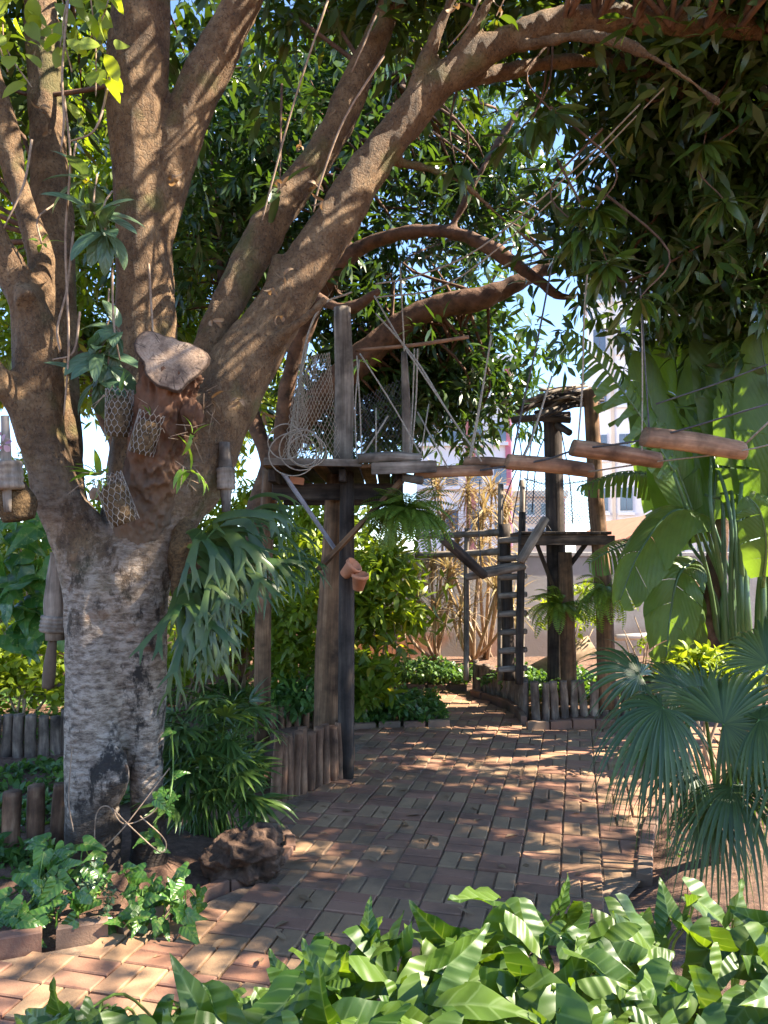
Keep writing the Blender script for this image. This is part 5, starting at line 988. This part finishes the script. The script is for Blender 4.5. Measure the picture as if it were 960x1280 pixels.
for x0_, x1_ in ((908, 900), (918, 912), (928, 925), (938, 940), (948, 955), (958, 972), (922, 905), (930, 915), (944, 948), (912, 890), (952, 962), (936, 932)): MB().add(*tube([at(x0_ + 4, 866, 6.5 + random.gauss(0, .12)), at((x0_ + x1_) / 2 + 4 + random.gauss(0, 5), 760, 6.45 + random.gauss(0, .1)), at(x1_ + random.gauss(0, 9), 640, 6.5 + random.gauss(0, .15)), at(x1_ + random.gauss(-4, 16), 545 + random.gauss(0, 35), 6.6)], [random.uniform(.026, .042), .027, .018, .011], 8, 6, True, .06, 3)).build('petiole', M['petiole'], tp)
MB().add(*tube([at(890, 872, 6.9), at(885, 800, 6.9), at(895, 700, 6.9), at(905, 640, 6.9)], [.13, .12, .09, .05], 14, 6, True, .2, 7)).build('trunk', M['bark2'], tp)
MB().add(*tube([at(862, 872, 7.1), at(860, 790, 7.1), at(866, 710, 7.1)], [.09, .08, .06], 12, 6, True, .25, 7)).build('trunk', M['post'], tp)

# shrubs, ferns and ground cover
def shrub(label, c, rad, n, mat, L=.12, W=.045, name='shrub', group=None, prof='lance', stems=5, base=None, cat='shrub', down=.1, k=7):
    c = np.asarray(c, float); b0 = np.array((c[0], c[1], 0.0)) if base is None else np.asarray(base, float)
    t = thing(name, label, cat, b0, group); cs, hd = clumps([(c, rad, 1)], max(6, n // 40), max(3, 40 // k), min(rad) * .3, False)
    MB().add(*crown_leaves(cs, k, L, W, L, down, prof=prof, cols=2, nseg=4)).build('foliage', M[mat], t, kind='stuff')
    for s in range(stems):
        e = c + rng.normal(size=3) * np.array(rad) * .5; MB().add(*tube([b0 + rng.normal(size=3) * np.array((.05, .05, 0)), (b0 + e) / 2 + rng.normal(size=3) * .05, e], [.014, .01, .005], 6, 4)).build('stem', M['cane'], t)
    return t
shrub('glossy bright green shrub behind the right hand platform post', at(478, 742, 7.9), (.44, .4, .62), 2300, 'garden', .15, .05)
shrub('yellow green shrub directly behind the platform brace', at(400, 690, 8.3), (.62, .4, .6), 2000, 'lime', .14, .045)
shrub('dark green shrub between the platform posts', at(372, 790, 7.4), (.42, .4, .6), 2000, 'garden', .13, .045)
shrub('low pale leaved clump behind the short stakes', at(366, 872, 7.0), (.3, .25, .16), 900, 'cover', .12, .035, cat='plant')
shrub('low glossy plant beside the dark post', at(458, 850, 7.3), (.22, .25, .26), 900, 'garden', .15, .05, cat='plant')
shrub('sunlit lime shrub seen left of the pale trunk', at(25, 830, 7.0), (.6, .4, .4), 1800, 'lime', .09, .06, prof='oval')
shrub('tall garden shrub behind the hanging bark slab', at(60, 740, 8.2), (.8, .4, .8), 1800, 'garden', .12, .05)
shrub('sunlit lime shrub seen right of the pale trunk', at(225, 815, 7.4), (.4, .4, .35), 1200, 'lime', .10, .05)
shrub('feathery yellow green shrub behind the staghorn fern', at(305, 760, 8.4), (.6, .4, .7), 1700, 'garden', .13, .035)
shrub('rounded bright green shrub behind the fan palm', at(882, 838, 5.9), (.4, .3, .17), 1900, 'lime', .08, .032, k=9)
shrub('thin yellow green bush between the lookout posts', at(712, 765, 8.9), (.35, .25, .5), 420, 'lime', .08, .03, stems=7)
shrub('sparse twiggy bush by the wall behind the lookout', at(805, 775, 9.0), (.5, .3, .35), 300, 'garden', .07, .025, stems=9)
for k, (x, y, d, rx, rz, mt_) in enumerate([(-90, 700, 9.8, 1.0, 1.2, 'garden'), (10, 660, 10.2, .9, 1.3, 'garden'), (105, 700, 9.9, .9, 1.1, 'lime'), (190, 660, 10.1, .9, 1.3, 'garden'), (270, 690, 9.8, .8, 1.2, 'lime'), (350, 700, 10.0, .8, 1.1, 'garden'), (430, 740, 9.9, .7, .8, 'garden')]):
    shrub(['shaded shrub at the far left of the garden hedge', 'tall hedge shrub beyond the pale stakes', 'yellow green hedge shrub behind the hanging slab', 'tall dark hedge shrub behind the main trunk', 'yellow green hedge shrub behind the staghorn', 'tall hedge shrub behind the left platform post', 'lower hedge shrub at the end of the garden hedge'][k], at(x, y, d), (rx, .45, rz), 2300, mt_, .14, .05, group='hedge shrubs along the wall', name='hedge_shrub')
def fern(label, c, n, L, mat='fern', name='fern', up=.6, pin=20, droop=1.0):
    t = thing(name, label, 'fern', c); c = np.asarray(c, float)
    for k in range(n):
        D = unit(rdir(1)[0] * np.array((1, 1, .5)) + np.array((0, 0, up))); N_v = upn(D[None], .05)[0]; Lk = L * random.uniform(.7, 1.15); b_ = 1.3 * random.uniform(.6, 1.2) * droop; mb = MB()
        m = pin; tt = np.linspace(.06, 1, m); x = np.sin(b_ * tt) / b_; z = -(1 - np.cos(b_ * tt)) / b_; Pm = c + Lk * (D * x[:, None] + N_v * z[:, None]); Td = unit(D * np.cos(b_ * tt)[:, None] - N_v * np.sin(b_ * tt)[:, None]); Sd = np.cross(D, N_v); Nn = np.cross(Sd, Td)
        for s in (-1, 1): mb.add(*leaves(Pm, unit(Sd * s + Td * .45 - Nn * .15), Nn, Lk * .17 * np.sin(np.pi * (.1 + .88 * tt)) ** .6, Lk / m * .8, .4, 2, 2, 'lance', .1))
        mb.add(*tube(Pm[::4], .0025, 3, 1, False)); mb.build('frond', M[mat], t)
    return t
fern('fluffy hanging fern at the corner of the tree platform', at(508, 640, 5.5), 110, .40, up=.35, droop=1.25, name='hanging_fern')
fern('bright fern tuft on the dark lookout post', at(698, 757, 7.65), 44, .42, up=.45, droop=1.2)
fern('olive fern tuft on the bent lookout post', at(756, 738, 7.5), 44, .44, up=.35, droop=1.3)
def cover(label, poly, z, h, n, mat='cover', L=.07, W=.035):
    P_ = np.array([G(x, y, z)[:2] for x, y in poly]); lo, hi = P_.min(0), P_.max(0); q = lo + rng.random((n * 3, 2)) * (hi - lo); q = q[inpoly(q, P_)][:n]
    hh = np.array([.5 + .9 * nz((a, b_, 0), 3.5) for a, b_ in q]); p = np.column_stack([q, z + h * np.clip(hh, .1, 1.2) * rng.random(len(q)) ** .5]); D = unit(rdir(len(q)) + np.array((0, 0, .3)))
    o = MB().add(*leaves(p, D, upn(D, .4), L * rng.uniform(.6, 1.3, len(q)), W, .6, 3, 2, 'oval', .2)).build('ground_cover', M[mat], kind='stuff'); return tag(o, label, 'ground cover')
cover('leafy ground cover in the bed beside the wooden posts', [(428, 907), (558, 905), (545, 874), (480, 868), (425, 878)], .02, .2, 3600)
cover('leafy ground cover in the far bed below the dry canes', [(455, 856), (586, 858), (600, 842), (470, 836)], .08, .24, 3200)
cover('leafy ground cover behind the stake border below the lookout', [(600, 852), (640, 862), (668, 872), (780, 872), (750, 856), (640, 842)], .16, .18, 3000)
cover('low green plants between the stakes and the big tree', [(200, 1000), (330, 985), (330, 930), (215, 935)], .02, .14, 1800)
cover('low green plants in the garden behind the pale stakes', [(-60, 940), (300, 930), (300, 870), (-60, 870)], .02, .22, 3200)
cover('low plants along the foot of the hedge', [(250, 912), (420, 908), (430, 866), (250, 866)], .02, .18, 2600)
cover('low leafy plants filling the strip between the two left stake borders', [(-60, 1062), (75, 1050), (200, 1000), (200, 962), (-60, 966)], .02, .12, 2600)
cover('sparse weeds on the soil around the fan palm', [(830, 1080), (1000, 1090), (1010, 1000), (850, 1010)], .02, .06, 300, L=.04, W=.02)
cover('dark low plants at the left foot of the stake border', [(-80, 1130), (70, 1110), (78, 1085), (-80, 1095)], .02, .16, 700)

def dracaena(label, base, heads, L=.44, n=80, mat='drac'):
    t = thing('dracaena', label, 'dracaena', base)
    for (x, y, d) in heads:
        c = at(x, y, d); MB().add(*tube([base + rng.normal(size=3) * np.array((.05, .05, 0)), (base + c) / 2 + np.array((c[0] - base[0], 0, -.1)) * .15, c], [.028, .022, .014], 7, 6, True, .1, 6)).build('cane', M['cane'], t)
        D = unit(rdir(n) + np.array((0, 0, .35))); P = c + np.array((0, 0, 1.0)) * (rng.random((n, 1)) * .22 - .12); MB().add(*leaves(P, D, upn(D, .15), L * rng.uniform(.7, 1.15, n), .022, rng.uniform(.3, 1.2, n), 5, 2, 'strap', .3)).build('leaf_head', M[mat], t, kind='stuff')
dracaena('dry tan dracaena fanning out from the soil left of the ladder', G(588, 832, .05), [(560, 720, 9.3), (600, 690, 9.4), (622, 735, 9.2), (575, 770, 9.2), (640, 760, 9.3), (605, 640, 9.5), (585, 610, 9.6)])
dracaena('straw coloured dracaena against the wall behind the hanging fern', G(545, 828, .05), [(540, 700, 9.6), (520, 740, 9.5), (555, 650, 9.7), (500, 770, 9.4), (545, 765, 9.3), (572, 680, 9.7)])
dracaena('tall dracaena with upright straw heads in front of the white block', G(610, 825, .05), [(615, 610, 9.9), (632, 640, 9.9), (600, 660, 9.8), (630, 690, 9.8), (548, 610, 9.9)])
# litter
q = cand[rng.choice(len(cand), 170)][:, :2]; D = unit(rdir(170) * np.array((1, 1, .15))); o = MB().add(*leaves(np.column_stack([q, np.full(170, .008)]), D, np.array((0, 0, 1.)) + rdir(170) * .2, rng.uniform(.04, .1, 170), .028, rng.uniform(-.6, .8, 170), 4, 3, 'lance', .3)).build('leaf_litter', M['dry'], kind='stuff'); tag(o, 'dry fallen leaves scattered over the brick path', 'leaves')
